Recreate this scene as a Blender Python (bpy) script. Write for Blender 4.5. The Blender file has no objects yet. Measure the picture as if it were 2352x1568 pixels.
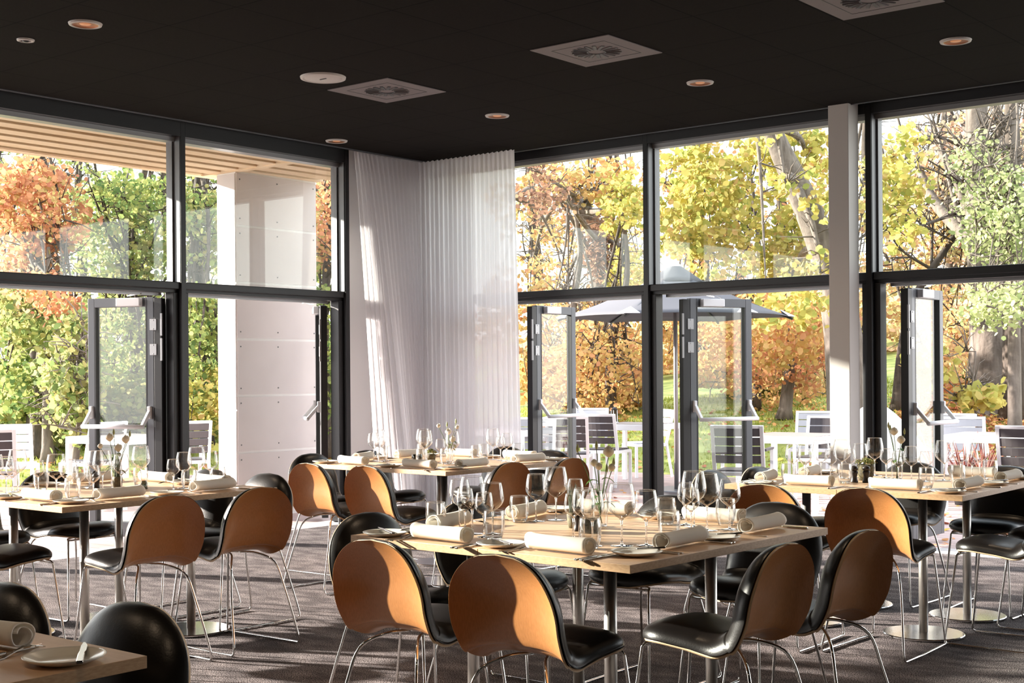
import bpy, math, random
import numpy as np
from mathutils import Vector, Matrix

random.seed(7)
C = bpy.context.scene.collection
S = bpy.context.scene
PI = math.pi

# ------------------------------------------------------------------ camera, sky, sun, exposure
FPX, PSI, ROLL = 3093.26, .6843, -.0071
CAM = np.array([8.859, -9.657, 1.33])
FWD = np.array([-math.sin(PSI), math.cos(PSI), 0.]); RGT = np.array([math.cos(PSI), math.sin(PSI), 0.])
cd = bpy.data.cameras.new('camera'); cam = bpy.data.objects.new('camera', cd); C.objects.link(cam)
cd.sensor_width = 36; cd.lens = FPX*36/2352; cd.shift_y = 72.88/2352; cd.clip_end = 300; cd.clip_start = .05
R2 = RGT*math.cos(ROLL)+np.array([0, 0, 1])*math.sin(ROLL); U2 = -RGT*math.sin(ROLL)+np.array([0, 0, 1])*math.cos(ROLL)
m = Matrix.Identity(4)
for i in range(3):
    m[i][0] = R2[i]; m[i][1] = U2[i]; m[i][2] = -FWD[i]; m[i][3] = CAM[i]
cam.matrix_world = m
S.camera = cam
S.view_settings.view_transform = 'Standard'; S.view_settings.look = 'None'; S.view_settings.gamma = 1
S.view_settings.use_curve_mapping = False; S.view_settings.exposure = 0.0
S.cycles.transparent_max_bounces = 40; S.cycles.max_bounces = 12; S.cycles.diffuse_bounces = 5
S.cycles.caustics_reflective = False; S.cycles.caustics_refractive = False; S.cycles.sample_clamp_indirect = 8

w = bpy.data.worlds.new('sky'); S.world = w; w.use_nodes = True
nt = w.node_tree; bg = nt.nodes['Background']
tc = nt.nodes.new('ShaderNodeTexCoord'); sp = nt.nodes.new('ShaderNodeSeparateXYZ'); rp = nt.nodes.new('ShaderNodeValToRGB')
nt.links.new(tc.outputs['Generated'], sp.inputs[0]); nt.links.new(sp.outputs['Z'], rp.inputs[0]); nt.links.new(rp.outputs[0], bg.inputs[0])
rp.color_ramp.elements[0].position = 0.0; rp.color_ramp.elements[0].color = (1.0, .97, .93, 1)
rp.color_ramp.elements[1].position = .6; rp.color_ramp.elements[1].color = (.80, .88, 1, 1)
bg.inputs[1].default_value = 4.0
sl = bpy.data.lights.new('sun', 'SUN'); sun = bpy.data.objects.new('sun', sl); C.objects.link(sun)
sl.energy = 26; sl.angle = math.radians(.9); sl.color = (1, .91, .81)
sd = Vector((.926, .378, -.285)).normalized()
sun.rotation_euler = sd.to_track_quat('-Z', 'Y').to_euler(); sun.location = (-12, -10, 8)


def at(px, D, z=0.):
    d = FWD+RGT*((px-1176)/FPX); p = CAM+D*d
    return (float(p[0]), float(p[1]), z)


def hz(y, D):  # height above the floor of something seen at row y from distance D
    return 1.33+(853-y)*D/FPX


# ------------------------------------------------------------------ materials
MATS = {}


def mat(name, col, rough=.5, metal=0., coat=0., spec=.5, noise=None, bump=None, sheen=0.):
    if name in MATS: return MATS[name]
    m = bpy.data.materials.new(name); m.use_nodes = True
    n = m.node_tree.nodes; l = m.node_tree.links; b = n['Principled BSDF']
    b.inputs['Base Color'].default_value = (*col, 1); b.inputs['Roughness'].default_value = rough
    b.inputs['Metallic'].default_value = metal; b.inputs['Coat Weight'].default_value = coat
    b.inputs['Specular IOR Level'].default_value = spec; b.inputs['Sheen Weight'].default_value = sheen
    if noise or bump:
        t = n.new('ShaderNodeTexCoord'); mp = n.new('ShaderNodeMapping'); l.new(t.outputs['Object'], mp.inputs[0])
    if noise:  # (scale xyz, colour 2, detail)
        sc, c2, det = noise
        mp.inputs['Scale'].default_value = sc
        nz = n.new('ShaderNodeTexNoise'); nz.inputs['Scale'].default_value = 1; nz.inputs['Detail'].default_value = det
        l.new(mp.outputs[0], nz.inputs[0])
        r = n.new('ShaderNodeValToRGB'); r.color_ramp.elements[0].position = .32; r.color_ramp.elements[1].position = .68
        r.color_ramp.elements[0].color = (*col, 1); r.color_ramp.elements[1].color = (*c2, 1)
        l.new(nz.outputs['Fac'], r.inputs[0]); l.new(r.outputs[0], b.inputs['Base Color'])
    if bump:  # (scale, strength)
        nz2 = n.new('ShaderNodeTexNoise'); nz2.inputs['Scale'].default_value = bump[0]; nz2.inputs['Detail'].default_value = 4
        l.new(t.outputs['Object'], nz2.inputs[0])
        bp = n.new('ShaderNodeBump'); bp.inputs['Strength'].default_value = bump[1]; bp.inputs['Distance'].default_value = .01
        l.new(nz2.outputs['Fac'], bp.inputs['Height']); l.new(bp.outputs[0], b.inputs['Normal'])
    MATS[name] = m
    return m


def glass_mat(name, tint=(.97, .98, .97), power=4., amount=.8, base=.04, rough=.0):
    m = bpy.data.materials.new(name); m.use_nodes = True
    n = m.node_tree.nodes; l = m.node_tree.links; n.remove(n['Principled BSDF']); out = n['Material Output']
    lw = n.new('ShaderNodeLayerWeight'); lw.inputs['Blend'].default_value = .5
    pw = n.new('ShaderNodeMath'); pw.operation = 'POWER'; pw.inputs[1].default_value = power; l.new(lw.outputs['Facing'], pw.inputs[0])
    mu = n.new('ShaderNodeMath'); mu.operation = 'MULTIPLY_ADD'; mu.inputs[1].default_value = amount; mu.inputs[2].default_value = base
    mu.use_clamp = True; l.new(pw.outputs[0], mu.inputs[0])
    tr = n.new('ShaderNodeBsdfTransparent'); tr.inputs[0].default_value = (*tint, 1)
    gl = n.new('ShaderNodeBsdfGlossy'); gl.inputs['Roughness'].default_value = rough
    mx = n.new('ShaderNodeMixShader'); l.new(mu.outputs[0], mx.inputs[0]); l.new(tr.outputs[0], mx.inputs[1]); l.new(gl.outputs[0], mx.inputs[2])
    l.new(mx.outputs[0], out.inputs[0])
    return m


def ramp_mat(name, cols, trans=.45, rough=.6, sat=None):
    """leaf material: every leaf (mesh island) picks its own colour"""
    m = bpy.data.materials.new(name); m.use_nodes = True
    n = m.node_tree.nodes; l = m.node_tree.links; n.remove(n['Principled BSDF']); out = n['Material Output']
    g = n.new('ShaderNodeNewGeometry'); r = n.new('ShaderNodeValToRGB'); r.color_ramp.interpolation = 'LINEAR'
    l.new(g.outputs['Random Per Island'], r.inputs[0])
    e = r.color_ramp.elements
    while len(e) < len(cols): e.new(.5)
    for i, c in enumerate(cols): e[i].position = i/(len(cols)-1); e[i].color = (*c, 1)
    d = n.new('ShaderNodeBsdfDiffuse'); t = n.new('ShaderNodeBsdfTranslucent'); mx = n.new('ShaderNodeMixShader'); mx.inputs[0].default_value = trans
    l.new(r.outputs[0], d.inputs[0]); l.new(r.outputs[0], t.inputs[0]); l.new(d.outputs[0], mx.inputs[1]); l.new(t.outputs[0], mx.inputs[2])
    l.new(mx.outputs[0], out.inputs[0])
    return m


def grid_mat(name, col, col2, cell, gap, off=(0, 0), gapcol=(.01, .01, .01), rough=.8, nscale=30, axes='XY', spec=.4):
    """panels with thin joints, object coordinates in metres"""
    m = bpy.data.materials.new(name); m.use_nodes = True
    n = m.node_tree.nodes; l = m.node_tree.links; b = n['Principled BSDF']; b.inputs['Roughness'].default_value = rough; b.inputs['Specular IOR Level'].default_value = spec
    t = n.new('ShaderNodeTexCoord'); s = n.new('ShaderNodeSeparateXYZ'); l.new(t.outputs['Object'], s.inputs[0])
    masks = []
    for a, c, o in zip(axes, cell, off):
        if not c: continue
        ad = n.new('ShaderNodeMath'); ad.operation = 'SUBTRACT'; ad.inputs[1].default_value = o; l.new(s.outputs[a], ad.inputs[0])
        mo = n.new('ShaderNodeMath'); mo.operation = 'FLOORED_MODULO'; mo.inputs[1].default_value = c; l.new(ad.outputs[0], mo.inputs[0])
        lt = n.new('ShaderNodeMath'); lt.operation = 'LESS_THAN'; lt.inputs[1].default_value = gap; l.new(mo.outputs[0], lt.inputs[0]); masks.append(lt)
    k = masks[0]
    if len(masks) > 1:
        k = n.new('ShaderNodeMath'); k.operation = 'MAXIMUM'; l.new(masks[0].outputs[0], k.inputs[0]); l.new(masks[1].outputs[0], k.inputs[1])
    nz = n.new('ShaderNodeTexNoise'); nz.inputs['Scale'].default_value = nscale; nz.inputs['Detail'].default_value = 5; l.new(t.outputs['Object'], nz.inputs[0])
    mc = n.new('ShaderNodeMix'); mc.data_type = 'RGBA'; l.new(nz.outputs['Fac'], mc.inputs[0]); mc.inputs[6].default_value = (*col, 1); mc.inputs[7].default_value = (*col2, 1)
    m2 = n.new('ShaderNodeMix'); m2.data_type = 'RGBA'; l.new(k.outputs[0], m2.inputs[0]); l.new(mc.outputs[2], m2.inputs[6]); m2.inputs[7].default_value = (*gapcol, 1)
    l.new(m2.outputs[2], b.inputs['Base Color'])
    return m


BLACK = mat('black_frame', (.016, .016, .018), .42, spec=.45)
GREYF = mat('grey_aluminium', (.10, .105, .115), .38, metal=.3)
REVEAL = mat('anodised_reveal', (.17, .17, .18), .4, metal=.3)
GREYL = mat('light_aluminium', (.34, .34, .35), .35, metal=.5)
WHITEP = mat('white_paint', (.80, .78, .78), .6)
COLP = mat('column_paint', (.62, .58, .55), .6)
CHROME = mat('chrome', (.80, .79, .77), .09, metal=1)
STEEL = mat('brushed_steel', (.68, .65, .61), .36, metal=1)
DISC = mat('polished_steel_plate', (.62, .61, .60), .16, metal=1)
CUTL = mat('cutlery_steel', (.55, .53, .50), .18, metal=1)
SHELL = mat('walnut_veneer', (.37, .150, .045), .38, coat=.25, noise=((260, 260, 7), (.44, .185, .060), 3))
PLY = mat('ply_edge', (.72, .52, .32), .5)
LEATHER = mat('black_leather', (.007, .0055, .005), .34, spec=.42, bump=(160, .05))
TOPW = mat('oak_laminate', (.60, .385, .235), .40, noise=((9, 60, 9), (.66, .445, .285), 4), spec=.4)
EDGEW = mat('oak_edge', (.50, .30, .155), .45, noise=((60, 60, 200), (.62, .40, .22), 3))
CLOTH = bpy.data.materials.new('napkin_cloth'); CLOTH.use_nodes = True
_n = CLOTH.node_tree.nodes; _l = CLOTH.node_tree.links; _n.remove(_n['Principled BSDF'])
_d = _n.new('ShaderNodeBsdfDiffuse'); _d.inputs[0].default_value = (.92, .89, .84, 1); _t = _n.new('ShaderNodeBsdfTranslucent'); _t.inputs[0].default_value = (.92, .88, .80, 1)
_m = _n.new('ShaderNodeMixShader'); _m.inputs[0].default_value = .3; _l.new(_d.outputs[0], _m.inputs[1]); _l.new(_t.outputs[0], _m.inputs[2]); _l.new(_m.outputs[0], _n['Material Output'].inputs[0])
CHINA = mat('cream_china', (.88, .85, .78), .22, coat=.3)
GLASS = glass_mat('wine_glass_clear', (.985, .985, .98), 1.7, 1.0, .05)
PANE = glass_mat('window_glass', (.93, .955, .94), 4., .8, .06)
SOLIDG = bpy.data.materials.new('solid_glass'); SOLIDG.use_nodes = True
_b = SOLIDG.node_tree.nodes['Principled BSDF']; _b.inputs['Transmission Weight'].default_value = 1; _b.inputs['Roughness'].default_value = .0
_b.inputs['IOR'].default_value = 1.45; _b.inputs['Base Color'].default_value = (1, 1, 1, 1)
SMOKE = glass_mat('smoked_glass', (.30, .32, .27), 2., .8, .06)
STEMG = mat('plant_stem', (.10, .17, .04), .6)
LEAFG = mat('flower_leaf', (.06, .15, .02), .5)
PETAL = mat('cream_petals', (.88, .82, .68), .6, sheen=.1)
BUD = mat('green_buds', (.42, .45, .20), .6)
PEPPER = mat('dark_turned_wood', (.02, .014, .012), .35)
WHITEM = mat('white_metal', (.80, .80, .82), .4)
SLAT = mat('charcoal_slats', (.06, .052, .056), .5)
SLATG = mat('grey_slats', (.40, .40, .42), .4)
BARK = mat('grey_bark', (.085, .065, .052), .9, noise=((14, 14, 3), (.20, .165, .14), 5), bump=(20, .8))
BARKD = mat('dark_bark', (.035, .026, .02), .9, noise=((20, 20, 4), (.10, .075, .058), 5), bump=(25, .8))
STONE = mat('boulder_stone', (.55, .52, .48), .9, noise=((4, 4, 4), (.75, .72, .68), 6), bump=(14, .7))
PARASOL = mat('parasol_cloth', (.085, .085, .095), .85)
PARASOLW = mat('parasol_white_cloth', (.85, .85, .85), .8)
CORDY = mat('red_spiky_leaves', (.30, .10, .08), .6)


# ------------------------------------------------------------------ mesh builder
class MB:
    def __init__(s): s.v = []; s.f = []; s.mi = []; s.cur = 0

    def add(s, vs, fs):
        o = len(s.v); s.v += [tuple(map(float, p)) for p in vs]; s.f += [tuple(i+o for i in f) for f in fs]; s.mi += [s.cur]*len(fs); return s

    def box(s, x0, x1, y0, y1, z0, z1, M=None):
        vs = [(x, y, z) for z in (z0, z1) for y in (y0, y1) for x in (x0, x1)]
        if M is not None: vs = [tuple(M @ Vector(p)) for p in vs]
        return s.add(vs, [(0, 2, 3, 1), (4, 5, 7, 6), (0, 1, 5, 4), (2, 6, 7, 3), (0, 4, 6, 2), (1, 3, 7, 5)])

    def bar(s, a, b, wx, wz, up=(0, 0, 1)):
        a = Vector(a); b = Vector(b); d = (b-a).normalized(); u = Vector(up)
        sd_ = d.cross(u)
        if sd_.length < 1e-4: sd_ = Vector((1, 0, 0))
        sd_.normalize(); u = sd_.cross(d).normalized(); vs = []
        for p in (a, b):
            for i, j in ((-1, -1), (1, -1), (1, 1), (-1, 1)): vs.append(p+sd_*i*wx/2+u*j*wz/2)
        return s.add(vs, [(0, 3, 2, 1), (4, 5, 6, 7), (0, 1, 5, 4), (1, 2, 6, 5), (2, 3, 7, 6), (3, 0, 4, 7)])

    def tube(s, pts, r, n=8, caps=True):
        pts = [Vector(p) for p in pts]; rs = r if hasattr(r, '__len__') else [r]*len(pts); vs = []; fs = []
        ref = None
        for i, p in enumerate(pts):
            d = (pts[min(i+1, len(pts)-1)]-pts[max(i-1, 0)]).normalized()
            if ref is None: ref = Vector((0, 0, 1)) if abs(d.z) < .9 else Vector((1, 0, 0))
            u = (ref-d*ref.dot(d)).normalized(); ref = u; v = d.cross(u)
            for k in range(n):
                a = 2*PI*k/n; vs.append(p+(u*math.cos(a)+v*math.sin(a))*rs[i])
        for i in range(len(pts)-1):
            for k in range(n): fs.append((i*n+k, i*n+(k+1) % n, (i+1)*n+(k+1) % n, (i+1)*n+k))
        if caps: fs += [tuple(range(n))[::-1], tuple((len(pts)-1)*n+k for k in range(n))]
        return s.add(vs, fs)

    def lathe(s, prof, n=24, cx=0, cy=0, closed=False):
        vs = []; fs = []
        for r, z in prof:
            for k in range(n): a = 2*PI*k/n; vs.append((cx+r*math.cos(a), cy+r*math.sin(a), z))
        L = len(prof)
        for i in range(L-1 if not closed else L):
            j = (i+1) % L
            for k in range(n): fs.append((i*n+k, i*n+(k+1) % n, j*n+(k+1) % n, j*n+k))
        return s.add(vs, fs)

    def grid(s, P):  # P[i][j]
        h = len(P); wd = len(P[0]); vs = [p for row in P for p in row]
        return s.add(vs, [(i*wd+j, i*wd+j+1, (i+1)*wd+j+1, (i+1)*wd+j) for i in range(h-1) for j in range(wd-1)])

    def build(s, name, m, parent=None, smooth=False, bevel=0., solid=0.):
        me = bpy.data.meshes.new(name); me.from_pydata(s.v, [], s.f)
        for mm in (m if isinstance(m, (list, tuple)) else [m]): me.materials.append(mm)
        me.polygons.foreach_set('material_index', s.mi)
        if smooth: me.polygons.foreach_set('use_smooth', [True]*len(me.polygons))
        me.update(); o = bpy.data.objects.new(name, me); C.objects.link(o)
        if parent: o.parent = parent
        if solid:
            q = o.modifiers.new('solid', 'SOLIDIFY'); q.thickness = solid; q.offset = 0
        if bevel:
            q = o.modifiers.new('bevel', 'BEVEL'); q.width = bevel; q.segments = 2; q.limit_method = 'ANGLE'
            if not smooth:
                pass
        return o


def cr(pts, k=6):
    """Catmull-Rom smoothing"""
    P = [np.array(p, float) for p in pts]; P = [2*P[0]-P[1]]+P+[2*P[-1]-P[-2]]; out = []
    for i in range(1, len(P)-2):
        for j in range(k):
            t = j/k
            out.append(.5*((2*P[i])+(-P[i-1]+P[i+1])*t+(2*P[i-1]-5*P[i]+4*P[i+1]-P[i+2])*t*t+(-P[i-1]+3*P[i]-3*P[i+1]+P[i+2])*t**3))
    out.append(P[-2]); return out


def thing(name, label, cat, loc=(0, 0, 0), rz=0., group=None):
    o = bpy.data.objects.new(name, None); C.objects.link(o); o.empty_display_size = .1
    o.location = loc; o.rotation_euler = (0, 0, rz); o['label'] = label; o['category'] = cat
    if group: o['group'] = group
    return o


def tag(o, label, cat, group=None, kind=None):
    o['label'] = label; o['category'] = cat
    if group: o['group'] = group
    if kind: o['kind'] = kind
    return o


def struct(o, label=None):
    o['kind'] = 'structure'
    if label: o['label'] = label
    return o


def dup(root, loc, rz, label=None, group=None, scale=None):
    r = root.copy(); C.objects.link(r); r.location = loc; r.rotation_euler = (0, 0, rz)
    if label: r['label'] = label
    if group: r['group'] = group
    if scale: r.scale = scale
    for ch in list(root.children):
        c = ch.copy(); C.objects.link(c); c.parent = r
        for g in ch.children:
            d = g.copy(); C.objects.link(d); d.parent = c
    return r


# ------------------------------------------------------------------ room shell
CEIL = 3.342
carpet = bpy.data.materials.new('carpet'); carpet.use_nodes = True
n = carpet.node_tree.nodes; l = carpet.node_tree.links; b = n['Principled BSDF']; b.inputs['Roughness'].default_value = .95; b.inputs['Specular IOR Level'].default_value = .15
t = n.new('ShaderNodeTexCoord'); n1 = n.new('ShaderNodeTexNoise'); n1.inputs['Scale'].default_value = 190; n1.inputs['Detail'].default_value = 2
n2 = n.new('ShaderNodeTexNoise'); n2.inputs['Scale'].default_value = 3; n2.inputs['Detail'].default_value = 6
mp = n.new('ShaderNodeMapping'); mp.inputs['Rotation'].default_value = (0, 0, .68); mp.inputs['Scale'].default_value = (1.6, 3.4, 1)
l.new(t.outputs['Object'], n1.inputs[0]); l.new(t.outputs['Object'], mp.inputs[0]); l.new(mp.outputs[0], n2.inputs[0])
r1 = n.new('ShaderNodeValToRGB'); r1.color_ramp.elements[0].position = .44; r1.color_ramp.elements[1].position = .62
r1.color_ramp.elements[0].color = (.035, .028, .029, 1); r1.color_ramp.elements[1].color = (.50, .44, .43, 1); l.new(n1.outputs['Fac'], r1.inputs[0])
r2 = n.new('ShaderNodeValToRGB'); r2.color_ramp.elements[0].position = .38; r2.color_ramp.elements[1].position = .66
r2.color_ramp.elements[0].color = (.42, .41, .42, 1); r2.color_ramp.elements[1].color = (1, 1, 1, 1); l.new(n2.outputs['Fac'], r2.inputs[0])
mm = n.new('ShaderNodeMix'); mm.data_type = 'RGBA'; mm.blend_type = 'MULTIPLY'; mm.inputs[0].default_value = 1
l.new(r1.outputs[0], mm.inputs[6]); l.new(r2.outputs[0], mm.inputs[7]); l.new(mm.outputs[2], b.inputs['Base Color'])
bp = n.new('ShaderNodeBump'); bp.inputs['Strength'].default_value = .9; bp.inputs['Distance'].default_value = .012
l.new(n1.outputs['Fac'], bp.inputs['Height']); l.new(bp.outputs[0], b.inputs['Normal'])
struct(MB().box(.10, 14, -14, -.12, -.05, 0).build('floor', carpet))
SILL = mat('threshold_stone', (.55, .53, .53), .45)
struct(MB().box(-.22, .10, -14, .22, -.05, -.004).build('trim_1', SILL))
struct(MB().box(.10, 14, -.12, .22, -.05, -.004).build('trim_2', SILL))
CEILM = grid_mat('ceiling_panels', (.0100, .0082, .0074), (.0150, .0125, .0110), (.6, .6), .008, (1.842, -3.10), (.001, .001, .001), .95, 60, spec=.05)
struct(MB().box(.16, 14, -14, -.16, CEIL, CEIL+.08).build('ceiling', CEILM))
WALLB = mat('back_wall_paint', (.42, .38, .35), .8)
struct(MB().box(0, 14.2, -14.2, -14, 0, 3.5).build('wall_back', WALLB))
struct(MB().box(14, 14.2, -14, 0, 0, 3.5).build('wall_right', WALLB))
struct(MB().box(-.2, 14.2, -14.2, .2, 3.46, 3.6).build('ceiling_slab', BLACK))
# slot around the ceiling: trim strip at the edge of the panels, fascia of the window head
for i, (a, bb, c, d) in enumerate(((.145, .16, -14, -.145), (.145, 14, -.16, -.145))):
    struct(MB().box(a, bb, c, d, CEIL-.006, 3.46).build('trim_%d' % (3+i), GREYF))
struct(MB().box(.02, .06, -14, -.02, 3.36, 3.40).build('trim_5', GREYF)); struct(MB().box(.06, 14, -.06, -.02, 3.36, 3.40).build('trim_6', GREYF))
# solid pieces of wall in the corner
struct(MB().box(-.18, -.03, -1.115, .18, 0, 3.46).build('wall_left', WHITEP))
struct(MB().box(-.03, .30, .0, .18, 0, 3.46).build('wall_corner', WHITEP))

TZ0, TZ1 = 2.022, 2.080   # transom


def bay(idx, axis, a, b_, lower_glass=False):
    """one window bay between coordinates a<b along the wall; axis 'L': wall x=0, 'R': wall y=0. depth goes outwards"""
    r = bpy.data.objects.new('window_%d' % idx, None); C.objects.link(r); r['kind'] = 'structure'
    def bx(u0, u1, d0, d1, z0, z1):   # u along wall, d outwards
        return MB().box(-d1, -d0, u0, u1, z0, z1) if axis == 'L' else MB().box(u0, u1, d0, d1, z0, z1)
    bx(a-.024, a+.024, 0, .17, 0, 3.46).build('mullion', [BLACK], r, bevel=.003)
    s0, s1 = a+.024, b_-.024; HZ = 3.245 if axis == 'L' else 3.285
    bx(s0, s1, .02, .15, TZ0, TZ1).build('transom', BLACK, r, bevel=.006)
    bx(s0, s1, .05, .15, TZ0-.026, TZ0).build('lower_rail', BLACK, r)
    bx(s0+.08, s1-.08, .155, .215, TZ0-.048, TZ0-.004).build('drip_channel', GREYL, r)
    bx(s0, s1, 0, .17, HZ, 3.46).build('head_frame', BLACK, r)
    bx(s0, s1, .07, .165, HZ-.035, HZ).build('glazing_bead', GREYL, r)
    for e, k in ((s0, 1), (s1, -1)):
        lo, hi = sorted((e, e+.018*k)); bx(lo, hi, .09, .165, TZ1, HZ).build('side_bead', REVEAL, r)
        lo, hi = sorted((e-.001*k, e+.003*k)); bx(lo, hi, .012, .09, TZ1, HZ).build('reveal', REVEAL, r)
    bx(s0, s1, .120, .126, TZ1, HZ).build('glass_pane', PANE, r)
    # jambs of the door opening below
    for e, k in ((s0, 1), (s1, -1)):
        lo, hi = sorted((e, e+.05*k)); bx(lo, hi, .04, .15, 0, TZ0-.026).build('jamb', BLACK, r, bevel=.004)
    return r


struct(MB().box(-.18, 0, -14, -9.72, 0, 3.46).build('wall_side', WALLB))
LY = [-9.7, -8.4, -6.6, -4.78, -2.95, -1.145]
for i in range(len(LY)-1): bay(i+1, 'L', LY[i], LY[i+1])
RX = [.33, 2.465, 4.49, 6.5, 8.5, 10.5, 12.5, 14.0]
for i in range(len(RX)-1): bay(10+i, 'R', RX[i], RX[i+1])
MB().box(-.17, 0, -1.165, -1.118, 0, 3.46).build('trim_7', BLACK)['kind'] = 'structure'
# little grey boxes of the door seals / catches on the transoms are part of the doors; interior column
struct(MB().box(4.262, 4.427, -.205, -.03, 0, 3.41).build('column', COLP, bevel=.004))


def door(idx, hx, hy, ex, ey, side, bar_far=True):
    """open glazed door leaf hinged at (hx,hy), free edge at (ex,ey); side=+1/-1: which face carries the push bar"""
    L = math.hypot(ex-hx, ey-hy); r = bpy.data.objects.new('door_%d' % idx, None); C.objects.link(r); r['kind'] = 'structure'
    r.location = (hx, hy, 0); r.rotation_euler = (0, 0, math.atan2(ey-hy, ex-hx)); H = 1.962; s = side
    f = MB(); st = .062; th = .028
    f.box(0, st, -th, th, .03, H).box(L-st, L, -th, th, .03, H).box(st, L-st, -th, th, H-.075, H).box(st, L-st, -th, th, .03, .15)
    f.build('door_frame', GREYF, r, bevel=.003)
    MB().box(-.075, -.004, -.03, .03, .03, H-.01).build('hinge_stile', BLACK, r, bevel=.003)
    g = MB(); i0 = .012
    g.box(st, st+i0, -th-.001, th+.001, .15, H-.075).box(L-st-i0, L-st, -th-.001, th+.001, .15, H-.075)
    g.build('rubber_seal', BLACK, r)
    MB().box(st+i0, L-st-i0, -.006, .006, .15, H-.075).build('glass_pane', PANE, r)
    y0, y1 = sorted((s*th, s*(th+.05)))
    MB().box(.10, .32, y0, y1, H-.072, H-.006).build('door_closer', WHITEM, r, bevel=.006)
    MB().bar((.22, s*.05, H+.012), (.02, s*.18, H+.02), .02, .008).build('closer_arm', CHROME, r)
    p = MB(); zb, zt, yo = .925, 1.035, s*.145
    p.tube([(.02, s*yo*s, zb), (L-.02, yo, zb)], .017, 10)
    pb = p.build('push_bar', WHITEM, r, smooth=True)
    for xx, k in ((.035, 1), (L-.035, -1)):
        q = MB(); q.bar((xx, s*.03, zt+.02), (xx-.0*k, yo, zb), .028, .03)
        q.bar((xx, s*.03, zt-.05), (xx, s*.03, zt+.05), .03, .05).build('bar_bracket', WHITEM, pb, bevel=.006)
    for z in (1.74, 1.54, .35):
        h = MB(); yy = -.034 if s > 0 else .03
        h.box(-.03, .03, min(s*.030, s*.036), max(s*.030, s*.036), z-.045, z+.045).box(-.085, -.068, min(s*.026, s*.040), max(s*.026, s*.040), z-.09, z+.09)
        for dz in (-.035, .035): h.tube([(0, s*.036, z+dz), (0, s*.039, z+dz)], .006, 6)
        h.build('hinge', GREYL, r, bevel=.004)
    return r


door(1, -.20, -3.08, -.78, -3.30, 1)
door(2, -.24, -1.225, -.66, -.90, 1)
door(3, 1.06, .24, 1.06, .85, -1)
door(4, 2.74, .24, 3.02, .80, -1)
door(5, 4.70, .24, 4.70, .86, -1)


# ------------------------------------------------------------------ curtains
curt = bpy.data.materials.new('sheer_curtain'); curt.use_nodes = True
n = curt.node_tree.nodes; l = curt.node_tree.links; n.remove(n['Principled BSDF'])
d = n.new('ShaderNodeBsdfDiffuse'); d.inputs[0].default_value = (.92, .90, .91, 1); tl = n.new('ShaderNodeBsdfTranslucent'); tl.inputs[0].default_value = (.93, .91, .93, 1)
tp = n.new('ShaderNodeBsdfTransparent'); mx = n.new('ShaderNodeMixShader'); mx.inputs[0].default_value = .66; m2 = n.new('ShaderNodeMixShader'); m2.inputs[0].default_value = .05
l.new(d.outputs[0], mx.inputs[1]); l.new(tl.outputs[0], mx.inputs[2]); l.new(mx.outputs[0], m2.inputs[1]); l.new(tp.outputs[0], m2.inputs[2]); l.new(m2.outputs[0], n['Material Output'].inputs[0])


def curtain(path_top, path_bot, folds, amp, zt, zb, name, label, sweep=1.0, seed=1):
    rnd = random.Random(seed); NU = folds*10; NV = 40; P = []
    ph = [rnd.uniform(-.5, .5) for _ in range(folds+2)]; am = [rnd.uniform(.6, 1.25) for _ in range(folds+2)]
    def ip(path, u):
        k = u*(len(path)-1); i = min(int(k), len(path)-2); f = k-i
        a, b_ = np.array(path[i]), np.array(path[i+1]); tn = (b_-a)/np.linalg.norm(b_-a); return a+(b_-a)*f, np.array([-tn[1], tn[0]])
    for j in range(NV+1):
        v = j/NV; row = []; z = zt+(zb-zt)*v; vv = v**sweep
        for i in range(NU+1):
            u = i/NU; a, na = ip(path_top, u); b_, nb = ip(path_bot, u); c = a*(1-vv)+b_*vv; nn = na*(1-vv)+nb*vv; nn = nn/np.linalg.norm(nn)
            q = u*folds; k = int(q); A = am[min(k, folds)]*(1-(q-k))+am[min(k+1, folds+1)]*(q-k)
            off = amp*A*(.5+.75*v)*math.sin(2*PI*q+ph[min(k, folds)]*v)
            if v < .03: off *= .55
            row.append((c[0]+nn[0]*off, c[1]+nn[1]*off, z+.006*math.sin(2*PI*q)*(v < .02)))
        P.append(row)
    t_ = thing(name, label, 'curtain', (path_top[0][0], path_top[0][1], 0))
    mb = MB(); mb.grid([[(p[0]-path_top[0][0], p[1]-path_top[0][1], p[2]) for p in r] for r in P]); mb.build('curtain_cloth', curt, t_, smooth=True)
    hb = MB(); hb.grid([[(p[0]-path_top[0][0]+.0, p[1]-path_top[0][1]-.004, p[2]) for p in r] for r in P[:3]]); hb.build('heading_tape', curt, t_, smooth=True)
    rl = MB()
    pts = [(p[0]-path_top[0][0], p[1]-path_top[0][1], zt+.02) for p in (P[0][0], P[0][-1])]
    rl.bar(pts[0], pts[1], .02, .012); rl.build('curtain_track', BLACK, t_)
    return t_


curtain([(.12, -1.165), (.12, -.95), (.10, -.60), (.10, -.31)], [(.42, -1.20), (.60, -.97), (.30, -.55), (.17, -.33)], 15, .022, 3.33, .03, 'curtain',
        'sheer white curtain left of the room corner with a sunlit swept free edge', .85, 3)
curtain([(.10, -.31), (.7, -.30), (1.27, -.30)], [(.17, -.33), (.75, -.34), (1.36, -.32)], 21, .021, 3.33, .03, 'curtain',
        'wide sheer white curtain hanging straight right of the corner, in front of the glass', 1., 5)

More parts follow.
